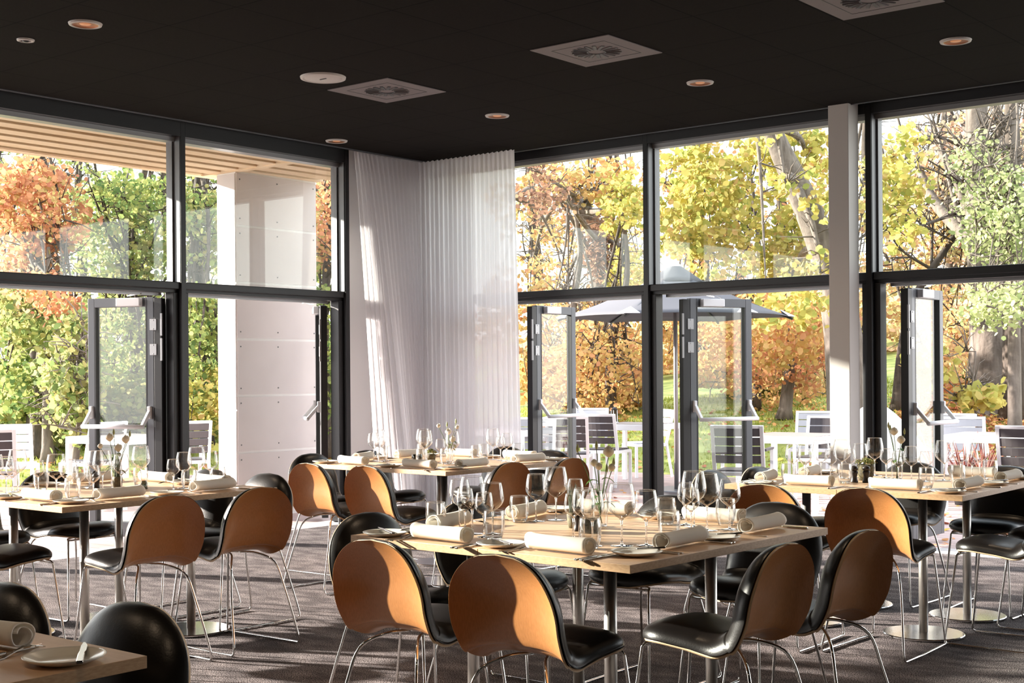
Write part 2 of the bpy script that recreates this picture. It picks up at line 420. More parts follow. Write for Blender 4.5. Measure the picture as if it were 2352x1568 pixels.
# ------------------------------------------------------------------ ceiling fittings
COPPER = mat('copper_reflector', (.28, .11, .045), .4, metal=1)
CREAMP = mat('fitting_paint', (.50, .47, .45), .5)
VENTP = mat('vent_paint', (.13, .105, .105), .6)
lamp_em = bpy.data.materials.new('lamp_glow'); lamp_em.use_nodes = True
_e = lamp_em.node_tree.nodes['Principled BSDF']; _e.inputs['Emission Color'].default_value = (1, .38, .14, 1); _e.inputs['Emission Strength'].default_value = .12; _e.inputs['Base Color'].default_value = (.8, .4, .2, 1)


def downlight(x, y, label, R=.095):
    t_ = thing('downlight', label, 'ceiling light', (x, y, CEIL), 0, 'recessed copper downlights')
    MB().lathe([(R, 0), (R, -.006), (R-.016, -.010), (R-.022, -.004), (R-.022, .0)], 32).build('trim_ring', CREAMP, t_, smooth=True)
    MB().lathe([(R-.022, -.002), (R-.035, .02), (R-.06, .06), (.02, .078), (.0005, .079)], 32).build('reflector', COPPER, t_, smooth=True)
    MB().lathe([(.03, .055), (.03, .07), (.0005, .07)], 16).build('bulb', lamp_em, t_, smooth=True)
    return t_


# holes are not cut in the ceiling: the fittings stand just under it
def lower(o, dz):
    o.location.z += dz
    return o


for x, y, lb in ((2.125, -5.232, 'copper recessed downlight nearest the top left corner of the ceiling'), (2.136, -1.576, 'copper recessed downlight between the curtain and the middle air vent'),
                 (.37, -1.618, 'small looking copper downlight at the left wall near the curtain'), (3.965, -1.567, 'copper downlight right of centre, in front of the right glass wall'),
                 (5.77, -1.561, 'copper downlight in the ceiling near the right edge of the photo')):
    t_ = thing('downlight', lb, 'ceiling light', (x, y, CEIL), 0, 'recessed copper downlights'); R = .095
    MB().lathe([(R, 0), (R-.004, -.010), (R-.018, -.013), (R-.022, -.008), (R-.022, .0)], 32).build('trim_ring', CREAMP, t_, smooth=True)
    MB().lathe([(R-.022, -.009), (R-.030, -.004), (.045, -.0025), (.0005, -.002)], 32).build('reflector', COPPER, t_, smooth=True)
    MB().lathe([(.034, -.003), (.03, -.006), (.0005, -.0065)], 16).build('bulb', lamp_em, t_, smooth=True)
for x in (2.12, 3.965, 5.77, 7.6):
    for y in (-1.57, -5.23, -8.9):
        ld = bpy.data.lights.new('downlight_lamp', 'SPOT'); lo = bpy.data.objects.new('downlight_lamp', ld); C.objects.link(lo)
        lo.location = (x, y, CEIL-.02); ld.energy = 28; ld.color = (1, .74, .50); ld.spot_size = math.radians(125); ld.spot_blend = .7; ld.shadow_soft_size = .04
t_ = thing('ceiling_speaker', 'round cream ceiling speaker cover left of the smaller air vent', 'speaker', (2.119, -3.395, CEIL))
MB().lathe([(.155, 0), (.152, -.012), (.135, -.016), (.128, -.010), (.125, -.012), (.0005, -.012)], 40).build('cover', CREAMP, t_, smooth=True)
MB().box(-.03, .03, -.004, .004, -.016, -.012).build('slot', BLACK, t_)
t_ = thing('smoke_detector', 'tiny round ceiling detector at the top left', 'detector', (1.535, -5.252, CEIL))
MB().lathe([(.052, 0), (.05, -.008), (.038, -.012), (.034, -.004)], 28).build('ring', CREAMP, t_, smooth=True)
MB().lathe([(.034, -.004), (.02, -.004), (.016, -.014), (.0005, -.016)], 24).build('sensor', BLACK, t_, smooth=True)


def vent(x, y, lb):
    t_ = thing('air_vent', lb, 'air vent', (x+.3, y+.3, CEIL))
    v = MB(); v.box(-.297, .297, -.297, .297, -.006, 0); v.build('plate', VENTP, t_, bevel=.002)
    g = MB()
    for a, b_, c, d_ in ((-.2, .2, -.201, -.197), (-.2, .2, .197, .201), (-.201, -.197, -.2, .2), (.197, .201, -.2, .2)): g.box(a, b_, c, d_, -.0075, -.0055)
    g.build('joint_line', BLACK, t_)
    s_ = MB()
    for k in range(18):
        a = 2*PI*k/18; M = Matrix.Rotation(a, 4, 'Z'); s_.box(.052, .158, -.0105, .0105, -.0088, -.0055, M)
    s_.build('slots', BLACK, t_)
    h = MB()
    for k in range(18):
        a = 2*PI*k/18; M = Matrix.Rotation(a, 4, 'Z') @ Matrix.Translation((0, -.012, 0)); h.box(.06, .15, -.001, .001, -.013, -.0055, M)
    h.build('vanes', VENTP, t_)


vent(1.842, -3.104, 'square grey air vent with radial slots beside the round speaker cover')
vent(3.652, -3.084, 'square grey air vent with radial slots at the middle of the ceiling')
vent(5.462, -3.066, 'square grey air vent cut by the top edge of the photo')

# ------------------------------------------------------------------ dining chairs


def chair_proto():
    prof = cr([(.240, .452), (.20, .472), (.11, .480), (0, .470), (-.09, .462), (-.145, .468), (-.187, .500), (-.211, .565), (-.226, .64), (-.242, .72), (-.258, .798)], 7)
    prof = [np.array((p[0]*.865, p[1]+(.010 if p[1] < .5 else 0))) for p in prof]
    # resample evenly
    d = [0]
    for a, b_ in zip(prof, prof[1:]): d.append(d[-1]+float(np.linalg.norm(b_-a)))
    T = d[-1]; N = 72; PT = []
    ys = np.interp(np.linspace(0, T, N+1), d, [p[0] for p in prof]); zs = np.interp(np.linspace(0, T, N+1), d, [p[1] for p in prof])
    # denser rows near the two ends
    ss = np.array([T*(.5-.5*math.cos(PI*i/N)) for i in range(N+1)]); ss = .55*ss+.45*np.linspace(0, T, N+1)
    q0 = np.linspace(0, T, 400); den = 1+2.6*np.exp(-((q0-.42)/.075)**2)+1.6*np.exp(-(q0/.04)**2)+1.6*np.exp(-((T-q0)/.05)**2); cum = np.concatenate([[0], np.cumsum((den[1:]+den[:-1])/2)]); ss = np.interp(np.linspace(0, cum[-1], N+1), cum, q0)
    ys = np.interp(ss, d, [p[0] for p in prof]); zs = np.interp(ss, d, [p[1] for p in prof])
    tang = [np.array([ys[min(i+1, N)]-ys[max(i-1, 0)], zs[min(i+1, N)]-zs[max(i-1, 0)]]) for i in range(N+1)]
    tang = [q/np.linalg.norm(q) for q in tang]
    _A = np.array(tang); _P = np.pad(_A, ((4, 4), (0, 0)), mode='edge'); tang = sum(_P[k:k+N+1]*wk for k, wk in enumerate((1, 2, 3, 4, 5, 4, 3, 2, 1)))
    tang = [q/np.linalg.norm(q) for q in tang]
    nor = [np.array([q[1], -q[0]]) for q in tang]          # towards the sitter: up over the seat, forward at the back
    sW = [0, .10, .22, .30, .35, .39, .44, .49, .62, T]
    wW = [.198, .198, .194, .192, .203, .213, .219, .221, .220, .218]
    fs_ = np.linspace(0, T, 300); ker = np.exp(-np.linspace(-2.2, 2.2, 37)**2); ker /= ker.sum()
    def smooth(xs, ys_): q = np.interp(fs_, xs, ys_); return np.convolve(np.pad(q, 18, mode='edge'), ker, mode='valid')
    Wf = smooth(sW, wW); Cf = smooth([0, .15, .24, .29, .34, .38, .42, .46, .60, T], [.024, .024, .022, .026, .036, .048, .060, .067, .070, .060])
    p = 2.35; NU = 34
    def rows(off_fn, sgn):
        out = []
        for i in range(N+1):
            s = ss[i]; W = float(np.interp(s, fs_, Wf)); q = 0.
            L1, L2 = .16, .21
            if s < L1: q = 1-s/L1
            if s > T-L2: q = 1-(T-s)/L2
            g = (max(0., 1-q**p))**(1/p)
            row = []
            for j in range(NU+1):
                u = math.sin((j/NU-.5)*PI); x = W*g*u
                rho = min(1., (abs(x/W)**p+q**p)**(1/p))
                cm = float(np.interp(s, fs_, Cf))
                curl = cm*rho**3.2
                o = off_fn(rho)-curl
                x += (sgn if sgn < 1 else 0)*u; row.append((x*(1-.06*rho**3), ys[i]+nor[i][0]*o, zs[i]+nor[i][1]*o))
            out.append(row)
        return out
    a = rows(lambda r: 0., 1); bk = rows(lambda r: -.009, 1); pf = rows(lambda r: .003+.026*max(0, 1-r**14)**.5, .007); pb_ = rows(lambda r: .001, .007)
    def shell(A, B, name, ms, par):
        mb = MB(); W_ = NU+1; H = len(A); vs = [q for r in A for q in r]+[q for r in B for q in r]; o = H*W_; fs = []; mi = []
        for i in range(H-1):
            for j in range(NU):
                fs.append((i*W_+j, i*W_+j+1, (i+1)*W_+j+1, (i+1)*W_+j)); mi.append(0)
                fs.append((o+i*W_+j, o+(i+1)*W_+j, o+(i+1)*W_+j+1, o+i*W_+j+1)); mi.append(0)
        for i in range(H-1):
            for j in (0, NU): fs.append((i*W_+j, (i+1)*W_+j, o+(i+1)*W_+j, o+i*W_+j)); mi.append(1)
        for j in range(NU):
            for i in (0, H-1): fs.append((i*W_+j, i*W_+j+1, o+i*W_+j+1, o+i*W_+j)); mi.append(1)
        mb.v = vs; mb.f = fs; mb.mi = mi
        return mb.build(name, ms, par, smooth=True)
    t_ = thing('dining_chair', 'x', 'chair')
    shell(a, bk, 'wooden_shell', [SHELL, PLY], t_)
    shell(pf, pb_, 'leather_pad', [LEATHER, LEATHER], t_)
    for sx in (-1, 1):
        P = [(.030*sx, -.07, .455), (.075*sx, -.145, .450), (.135*sx, -.215, .405), (.165*sx, -.252, .28), (.195*sx, -.305, .08), (.203*sx, -.314, .028)]
        P = cr(P, 5)+[np.array(q) for q in ((.205*sx, -.312, .014), (.206*sx, -.303, .007))]
        P += [np.array(q) for q in ((.205*sx, -.10, .007), (.195*sx, .12, .007), (.19*sx, .20, .007), (.187*sx, .213, .012), (.185*sx, .215, .024), (.152*sx, .165, .432), (.149*sx, .155, .444), (.10*sx, .140, .448))]
        MB().tube(P, .0056, 8).build('sled_leg', CHROME, t_, smooth=True)
    MB().tube([(-.150, .160, .436), (.150, .160, .436)], .0048, 8).tube([(-.03, -.07, .455), (-.03, .14, .448)], .0048, 8).tube([(.03, -.07, .455), (.03, .14, .448)], .0048, 8).build('under_seat_rods', CHROME, t_, smooth=True)
    MB().box(-.045, .045, -.03, .09, .450, .468).build('mounting_plate', BLACK, t_, bevel=.004)
    return t_


CH0 = chair_proto(); used = [False]
# rotation: 0 faces +y (away from the camera, to the right), pi/2 faces -x, pi faces -y, -pi/2 faces +x
G1, G2, G3, G4, G5 = ('chairs around the centre table', 'chairs around the curtain table', 'chairs around the left table', 'chairs around the right table', 'chairs at the corner table')
Npy, Nmx, Nmy, Npx = 0, PI/2, PI, -PI/2
CHAIRS = [
 (5.71, -6.24, Npy-.02, 'wood-backed chair, left one on the near side of the centre table', G1),
 (6.27, -6.28, Npy+.0, 'wood-backed chair, right one on the near side of the centre table, largest in view', G1),
 (6.17, -4.90, Nmy, 'black leather chair facing the camera at the far right of the centre table', G1),
 (5.65, -4.87, Nmy, 'black leather chair behind the wine glasses on the far side of the centre table', G1),
 (5.34, -5.92, Npx, 'black leather chair at the left end of the centre table, nearer one', G1),
 (5.34, -5.33, Npx, 'black leather chair mostly hidden under the left end of the centre table', G1),
 (6.56, -5.82, Nmx, 'dark side-on chair at the right end of the centre table, nearer one', G1),
 (6.61, -5.32, Nmx-.05, 'dark side-on chair at the right end of the centre table, farther one', G1),
 (2.67, -3.76, Npy-.08, 'sunlit wood-backed chair, left one on the near side of the curtain table', G2),
 (3.14, -3.73, Npy-.08, 'sunlit wood-backed chair, right one on the near side of the curtain table', G2),
 (2.18, -3.34, Npx, 'black chair at the left end of the curtain table, before the white outdoor pillar', G2),
 (2.22, -2.84, Npx, 'black chair at the left end of the curtain table, against the white curtain', G2),
 (2.50, -2.20, Nmy, 'black chair on the far side of the curtain table before the curtain', G2),
 (3.06, -2.39, Nmy, 'black brown chair on the far side of the curtain table below the first glass door', G2),
 (3.37, -3.28, Nmx, 'wood-backed chair at the right end of the curtain table, nearer one', G2),
 (3.43, -2.75, Nmx, 'wood-backed chair at the right end of the curtain table, farther one', G2),
 (3.50, -5.90, Nmx, 'wood-backed chair at the right end of the left table, nearer to the camera', G3),
 (3.51, -5.37, Nmx, 'wood-backed chair at the right end of the left table, farther from the camera', G3),
 (3.11, -5.02, Nmy, 'black chair seen past the corner of the left table, lit on its edge', G3),
 (2.56, -4.98, Nmy, 'black chair behind the glasses on the far side of the left table', G3),
 (2.19, -5.36, Npx, 'black chair under the left table with its back towards the lawn', G3),
 (2.17, -5.88, Npx, 'black seat poking in under the left table at the edge of the photo', G3),
 (2.89, -6.20, Npy, 'black seat in front of the left table, its back outside the photo', G3),
 (6.17, -3.50, Npy, 'wood-backed chair on the near side of the right table, half sunlit, right one', G4),
 (5.68, -3.58, Npy, 'wood-backed chair, left one on the near side of the right table, behind a black chair', G4),
 (5.25, -3.17, Npx, 'black chair at the left end of the right table, beside the open door', G4),
 (5.34, -2.80, Npx, 'black chair at the left end of the right table, beneath the white outdoor chair', G4),
 (6.20, -2.24, Nmy, 'black brown leather chair on the far side of the right table, facing us', G4),
 (5.64, -2.22, Nmy, 'black leather chair under the right table behind its steel pole', G4),
 (6.56, -3.08, Nmx, 'black chair at the right end of the right table, the nearer one, side-on', G4),
 (6.62, -2.52, Nmx, 'black seat at the right end of the right table, the farther one', G4),
 (6.12, -8.00, Nmy, 'large black leather chair back behind the corner table, right one', G5),
 (5.58, -8.02, Nmy, 'black leather chair back at the left edge behind the corner table', G5),
]
for i, (x, y, rz, lb, g) in enumerate(CHAIRS):
    if i == 0:
        CH0.location = (x, y, 0); CH0.rotation_euler = (0, 0, rz); CH0['label'] = lb; CH0['group'] = g
    else: dup(CH0, (x, y, 0), rz, lb, g)

# ------------------------------------------------------------------ tables


def table_proto():
    t_ = thing('dining_table', 'x', 'table')
    W, L = .632, 1.268
    mb = MB(); mb.box(-W/2, W/2, -L/2, L/2, .712, .7385)
    mb.mi = [1]*6; mb.mi[1] = 0
    o = mb.build('table_top', [TOPW, EDGEW], t_, bevel=.0012)
    for sy in (-1, 1):
        MB().box(-.17, .17, sy*.315-.17, sy*.315+.17, .700, .7115).build('mounting_plate', BLACK, t_, bevel=.003)
        c = MB().tube([(0, sy*.315, .008), (0, sy*.315, .70)], .0225, 20).build('pole', STEEL, t_, smooth=True)
        MB().lathe([(.0005, .0015), (.196, .0015), (.2, .004), (.2, .010), (.196, .0135), (.028, .0155), (.0005, .0155)], 48, 0, sy*.315).build('base_plate', DISC, t_, smooth=False)
    return t_


TB0 = table_proto()
TABLES = [('T1', 5.912, -5.577, -.030, 'centre table'), ('T2', 2.785, -2.965, -.02, 'curtain table'), ('T3', 2.80, -5.595, 0., 'left table'),
          ('T4', 5.85, -2.795, .02, 'right table'), ('T5', 5.825, -8.575, 0., 'corner table')]
first = True
for k, cx, cy, rz, nm in TABLES:
    for s, wd in ((-1, 'left half'), (1, 'right half')):
        loc = (cx+s*.317*math.cos(rz), cy+s*.317*math.sin(rz), 0); lb = 'light oak restaurant table on steel poles, %s of the %s' % (wd, nm)
        if first: TB0.location = loc; TB0.rotation_euler = (0, 0, rz); TB0['label'] = lb; TB0['group'] = 'light oak dining tables'; first = False
        else: dup(TB0, loc, rz, lb, 'light oak dining tables')
TT = .7387
# ------------------------------------------------------------------ tableware


def stem_glass(h, R, bh, rim):
    """h total height, R bowl radius, bh bowl height, rim mouth radius"""
    t_ = thing('wine_glass', 'x', 'wine glass'); z0 = h-bh
    pr = []
    for k in range(15):
        a = k/14
        r = R*math.sin(min(1, a/.42)*PI/2)**.75 if a < .42 else R-(R-rim)*((a-.42)/.58)**1.7
        pr.append((max(r, .0035), z0+bh*a))
    MB().lathe(pr, 28).build('bowl', GLASS, t_, smooth=True)
    MB().lathe([(rim, h-.0008), (rim+.0006, h), (rim, h+.0008), (rim-.0006, h)], 28, closed=True).build('rim', SOLIDG, t_, smooth=True)
    MB().lathe([(.0005, .004), (.006, .0055), (.0036, .012), (.0031, .03), (.0032, z0-.02), (.0042, z0-.006), (.0075, z0+.002), (.0005, z0+.004)], 12).build('stem', SOLIDG, t_, smooth=True)
    MB().lathe([(.0005, .0045), (.008, .004), (R*.72, .0018), (R*.82, .001), (R*.82, .0002), (.0005, .0002)], 28).build('foot', SOLIDG, t_, smooth=True)
    return t_


def tumbler_proto():
    t_ = thing('water_glass', 'x', 'water glass')
    MB().lathe([(.026, .012), (.030, .016), (.034, .035), (.0375, .06), (.0368, .085), (.0345, .104)], 28).lathe([(.0275, .004), (.033, .018), (.0385, .04), (.0392, .06), (.0382, .085), (.0355, .104)], 28).build('glass_wall', GLASS, t_, smooth=True)
    MB().lathe([(.0005, .0005), (.025, .0005), (.0275, .004), (.0295, .012), (.024, .014), (.0005, .012)], 28).build('thick_base', SOLIDG, t_, smooth=True)
    MB().lathe([(.035, .1032), (.0358, .104), (.035, .1048), (.0342, .104)], 28, closed=True).build('rim', SOLIDG, t_, smooth=True)
    return t_


def napkin_proto(L=.255):
    t_ = thing('rolled_napkin', 'x', 'napkin'); rnd = random.Random(4)
    sec = []
    for k in range(64):
        a = k/63; th = a*2*PI*1.6; r = .0155+.0135*a**.9
        sec.append((r*1.12*math.cos(-th+2.6), .0315+r*.96*math.sin(-th+2.6)))
    zmin = min(z for _, z in sec); sec = [(y, z-zmin+.002) for y, z in sec]
    P = []
    for i in range(21):
        a = i/20; x = -L/2+L*a; e = 1+.07*(2*a-1)**4; row = []
        for k, (y, z) in enumerate(sec):
            row.append((x+.004*math.sin(k*.35+2)*(abs(2*a-1)**6), y*e+.0008*math.sin(7*a+k*.3), .002+(z-.002)*e+.0007*math.sin(5*a+k*.21)))
        P.append(row)
    MB().grid(P).build('cloth_roll', CLOTH, t_, smooth=True, solid=.0038)
    return t_


def plate_proto():
    t_ = MB().lathe([(.0005, .003), (.050, .003), (.058, .006), (.078, .014), (.083, .0165), (.0845, .0155), (.080, .0115), (.060, .003), (.052, .0005), (.0005, .0005)], 44).build('side_plate', CHINA, None, smooth=True)
    return tag(t_, 'x', 'plate')


def flat(name, outline, th, m_, z=lambda x: 0., label='x', cat='cutlery'):
    mb = MB(); n_ = len(outline)
    vs = [(x, y, th+z(y)) for x, y in outline]+[(x, y, z(y)) for x, y in outline]
    h = n_//2
    fs = []
    for i in range(h-1):
        a, b_, c, d_ = i, i+1, n_-2-i, n_-1-i; fs += [(a, b_, c, d_), (n_+d_, n_+c, n_+b_, n_+a)]
    for i in range(n_): j = (i+1) % n_; fs.append((i, n_+i, n_+j, j))
    mb.add(vs, fs); return mb


def sym(half): return [(x, y) for x, y in half]+[(-x, y) for x, y in reversed(half)]


def knife_proto():
    t_ = thing('table_knife', 'x', 'knife')
    flat('', sym([(.0065, -.105), (.0075, -.10), (.007, -.03), (.0052, .0)]), .0065, CUTL).build('handle', CUTL, t_, smooth=False, bevel=.002)
    flat('', [(.0052, 0), (.008, .02), (.0085, .07), (.003, .105), (-.001, .108), (-.0045, .07), (-.005, .02), (-.005, 0)], .0018, CUTL, z=lambda y: .002).build('blade', CUTL, t_)
    return t_


def fork_proto():
    t_ = thing('table_fork', 'x', 'fork')
    zf = lambda y: .001+.010*max(0, math.sin((y+.02)/.12*PI)) if y > -.02 else .001
    flat('', sym([(.005, -.10), (.0075, -.095), (.005, -.03), (.0032, .01), (.0045, .03), (.0115, .045), (.012, .058)]), .0025, CUTL, z=zf).build('handle', CUTL, t_)
    mb = MB()
    for k in range(4):
        x = -.0095+k*.00633; pts = [(x, .055+i*.01, zf(.055+i*.01)+.0012) for i in range(5)]; mb.tube(pts, [.0016, .0015, .0014, .0012, .0007], 6)
    mb.build('tines', CUTL, t_, smooth=True)
    return t_


def proto_user(p):
    st = {'first': True}
    def put(x, y, z, rz, label, group):
        if st['first']:
            st['first'] = False; p.location = (x, y, z); p.rotation_euler = (0, 0, rz); p['label'] = label; p['group'] = group; return p
        return dup(p, (x, y, z), rz, label, group)
    return put


big_w = proto_user(stem_glass(.212, .049, .122, .038)); med_w = proto_user(stem_glass(.188, .042, .104, .033)); sml_w = proto_user(stem_glass(.160, .034, .084, .027))
tumb = proto_user(tumbler_proto()); nap = proto_user(napkin_proto()); plate = proto_user(plate_proto()); knife = proto_user(knife_proto()); fork = proto_user(fork_proto())
NAMES = {'T1': 'centre table', 'T2': 'curtain table', 'T3': 'left table', 'T4': 'right table', 'T5': 'corner table'}
# settings: table, seat phrase, napkin centre x, y, rotation of the setting (0: guest sits on the camera side facing +y), plate offset, cutlery pairs
SET = [
 ('T1', 'near left seat', 5.665, -6.145, -.05, .285, 2), ('T1', 'near right seat', 6.18, -6.135, -.05, .26, 2), ('T1', 'right near seat', 6.415, -5.76, PI/2, .27, 2), ('T1', 'right far seat', 6.42, -5.205, PI/2, .33, 1),
 ('T1', 'far right seat', 6.12, -5.045, PI, -.26, 1), ('T1', 'far left seat', 5.60, -5.05, PI, .27, 1), ('T1', 'left end near seat', 5.395, -5.80, -PI/2+.25, -.2, 1), ('T1', 'left end far seat', 5.40, -5.33, -PI/2+.2, .26, 1),
 ('T2', 'near left seat', 2.49, -3.50, -.1, .30, 1), ('T2', 'near right seat', 3.09, -3.51, -.06, .27, 1), ('T2', 'right near seat', 3.31, -3.26, PI/2, .2, 1), ('T2', 'right far seat', 3.30, -2.68, PI/2-.2, -.23, 1),
 ('T2', 'far right seat', 3.02, -2.42, PI, .26, 1), ('T2', 'far left seat', 2.50, -2.44, PI, .26, 1), ('T2', 'left end near seat', 2.24, -3.16, -PI/2+.4, .26, 1), ('T2', 'left end far seat', 2.25, -2.72, -PI/2, .2, 1),
 ('T3', 'near right seat', 3.10, -6.13, 0, .27, 1), ('T3', 'right near seat', 3.29, -5.83, PI/2, .26, 1), ('T3', 'right far seat', 3.29, -5.27, PI/2, .28, 1), ('T3', 'far right seat', 3.02, -5.06, PI, -.26, 1),
 ('T3', 'far left seat', 2.57, -5.09, PI, .26, 1), ('T3', 'left end far seat', 2.29, -5.33, -PI/2, -.28, 1),
 ('T4', 'near left seat', 5.66, -3.33, .04, .27, 1), ('T4', 'near right seat', 6.12, -3.315, .04, -.0, 1), ('T4', 'right near seat', 6.385, -3.04, PI/2, .27, 1), ('T4', 'right far seat', 6.385, -2.47, PI/2, .25, 1),
 ('T4', 'far right seat', 6.12, -2.27, PI, .27, 1), ('T4', 'left end near seat', 5.335, -3.18, -PI/2+.25, -.24, 1), ('T4', 'left end far seat', 5.36, -2.72, -PI/2+.2, .25, 1),
]
for tb, seat, x, y, rz, po, np_ in SET:
    nm = NAMES[tb]; ca, sa = math.cos(rz), math.sin(rz); g = 'place settings on the '+nm
    def P(u, v): return x+u*ca-v*sa, y+u*sa+v*ca
    nap(x, y, TT+.0025, rz, 'rolled white napkin at the %s of the %s' % (seat, nm), 'rolled napkins on the '+nm)
    if abs(po) > .05:
        q = P(-po, -.0); plate(q[0], q[1], TT, 0, 'small cream side plate at the %s of the %s' % (seat, nm), 'side plates on the '+nm)
        k = knife(q[0], q[1], TT+.0165, rz+1.1, 'butter knife laid across the plate at the %s of the %s' % (seat, nm), 'butter knives on the '+nm)
        q = (0, 0)
    for i in range(np_):
        q = P(.155+.022*i, -.0); knife(q[0], q[1], TT, rz, '%ssteel knife right of the napkin at the %s of the %s' % (('inner ', 'outer ')[i] if np_ > 1 else '', seat, nm), 'knives on the '+nm)
        q = P(-.150-.024*i, -.0); fork(q[0], q[1], TT, rz, '%ssteel fork left of the napkin at the %s of the %s' % (('inner ', 'outer ')[i] if np_ > 1 else '', seat, nm), 'forks on the '+nm)
# corner table: napkin with two pieces of cutlery, plate with a butter knife
nap(6.07, -8.09, TT+.0025, .12, 'rolled cream napkin at the left edge on the corner table', 'rolled napkins on the corner table')
fork(6.235, -8.12, TT, .35, 'steel fork beside the napkin on the corner table', 'forks on the corner table')
knife(6.205, -8.12, TT, .25, 'steel knife sticking out beside the napkin on the corner table', 'knives on the corner table')
plate(6.375, -8.085, TT, 0, 'cream side plate near the corner of the corner table', 'side plates on the corner table')
knife(6.40, -8.06, TT+.0165, .95, 'butter knife laid across the plate on the corner table', 'butter knives on the corner table')
# glasses: (table, cluster phrase, [(x, y, kind)])
GL = [
 ('T1', 'by the near left napkin', [(5.45, -5.80, 'm'), (5.60, -5.90, 'b'), (5.53, -5.86, 's'), (5.70, -5.95, 's'), (5.665, -5.86, 'm'), (5.40, -5.88, 't'), (5.78, -5.99, 't')]),
 ('T1', 'behind the dark mill', [(5.53, -5.43, 'm'), (5.565, -5.345, 'b'), (5.60, -5.26, 's'), (5.50, -5.50, 't'), (5.55, -5.13, 't')]),
 ('T1', 'at the middle front', [(5.99, -5.80, 's'), (6.08, -5.86, 'm'), (6.16, -5.92, 'm'), (6.24, -5.86, 'b'), (6.30, -5.80, 'm'), (6.20, -5.99, 't'), (6.29, -5.64, 't')]),
 ('T1', 'at the right half', [(6.08, -5.19, 's'), (6.14, -5.23, 'b'), (6.22, -5.38, 's'), (6.24, -5.30, 'b'), (6.29, -5.22, 'm'), (6.22, -5.13, 't'), (6.02, -5.24, 't')]),
 ('T3', 'at the left edge', [(2.57, -6.00, 'm'), (2.51, -5.93, 's'), (2.44, -5.86, 'b'), (2.60, -5.84, 's'), (2.53, -5.78, 't'), (2.38, -5.95, 'm')]),
 ('T3', 'by the near corner', [(2.99, -5.98, 'b'), (3.05, -5.95, 'm'), (3.09, -5.92, 's'), (3.18, -5.90, 's'), (3.13, -5.98, 't')]),
 ('T3', 'around the flower vase', [(2.51, -5.44, 'm'), (2.90, -5.66, 'b'), (2.93, -5.57, 'm'), (2.72, -5.30, 'b'), (2.80, -5.36, 't'), (2.64, -5.60, 't')]),
 ('T3', 'at the right end', [(3.11, -5.38, 's'), (3.04, -5.26, 'm'), (3.07, -5.20, 'b'), (3.08, -5.12, 'm'), (3.16, -5.32, 't'), (3.12, -5.10, 't')]),
 ('T2', 'at the left', [(2.30, -3.12, 'm'), (2.37, -3.14, 'b'), (2.34, -3.05, 's'), (2.46, -3.20, 't')]),
 ('T2', 'around the herb pot', [(2.50, -2.84, 'b'), (2.60, -2.94, 's'), (2.70, -3.03, 'b'), (2.96, -3.05, 'b'), (2.88, -3.08, 's'), (2.88, -3.26, 't'), (2.98, -3.14, 't'), (2.42, -2.76, 't')]),
 ('T2', 'at the right', [(2.92, -2.59, 'b'), (3.03, -2.64, 's'), (3.10, -2.66, 'm'), (2.90, -2.74, 't'), (2.82, -2.57, 't'), (2.97, -2.28-.10, 't')]),
 ('T4', 'at the left half', [(5.38, -2.96, 'm'), (5.42, -2.90, 's'), (5.46, -2.97, 'm'), (5.50, -2.86, 'b'), (5.56, -2.87, 's'), (5.57, -2.75, 'b'), (5.62, -2.76, 's'), (5.64, -2.67, 'm'), (5.50, -3.24, 't'), (5.74, -3.08, 't')]),
 ('T4', 'around the vase', [(5.64, -2.48, 'b'), (5.76, -2.60, 's'), (5.90, -2.76, 's'), (5.98, -2.78, 'm'), (6.04, -2.73, 's'), (6.20, -3.12, 't')]),
 ('T4', 'at the right end', [(6.08, -2.58, 'b'), (6.14, -2.50, 'b'), (6.18, -2.44, 's'), (6.20, -2.38, 'b'), (6.26, -2.86, 't'), (6.27, -2.42, 't')]),
]
WORD = {'b': ('large balloon wine glass', big_w), 'm': ('medium wine glass', med_w), 's': ('small wine glass', sml_w), 't': ('clear water tumbler', tumb)}
for tb, ph, items in GL:
    for x, y, k in items:
        same = sorted(((q[0]-CAM[0])*RGT[0]+(q[1]-CAM[1])*RGT[1])/((q[0]-CAM[0])*FWD[0]+(q[1]-CAM[1])*FWD[1]) for q in items if q[2] == k)
        me_ = ((x-CAM[0])*RGT[0]+(y-CAM[1])*RGT[1])/((x-CAM[0])*FWD[0]+(y-CAM[1])*FWD[1])
        od = '' if len(same) < 2 else ', %s from the left' % ('first', 'second', 'third', 'fourth')[min(range(len(same)), key=lambda i: abs(same[i]-me_))]
        WORD[k][1](x, y, TT, random.uniform(0, 6), '%s %s of the %s%s' % (WORD[k][0], ph, NAMES[tb], od), 'glasses %s of the %s' % (ph, NAMES[tb]))


def rose(mb, c, r, rnd):
    for k in range(11):
        a = k*2.4; rr = r*(.25+.75*k/10); tilt = .25+.9*k/10; P = []
        for i in range(5):
            row = []
            for j in range(7):
                u = (j/6-.5)*2.7; v = i/4
                q_ = .25+.85*math.sin(v*PI*.70); x = rr*math.cos(a+u)*q_; y = rr*math.sin(a+u)*q_
                row.append((c[0]+x, c[1]+y, c[2]+r*(-.95+(2.0-.55*k/10)*v*(1-.10*math.cos(3*u+k)))))
            P.append(row)
        mb.grid(P)


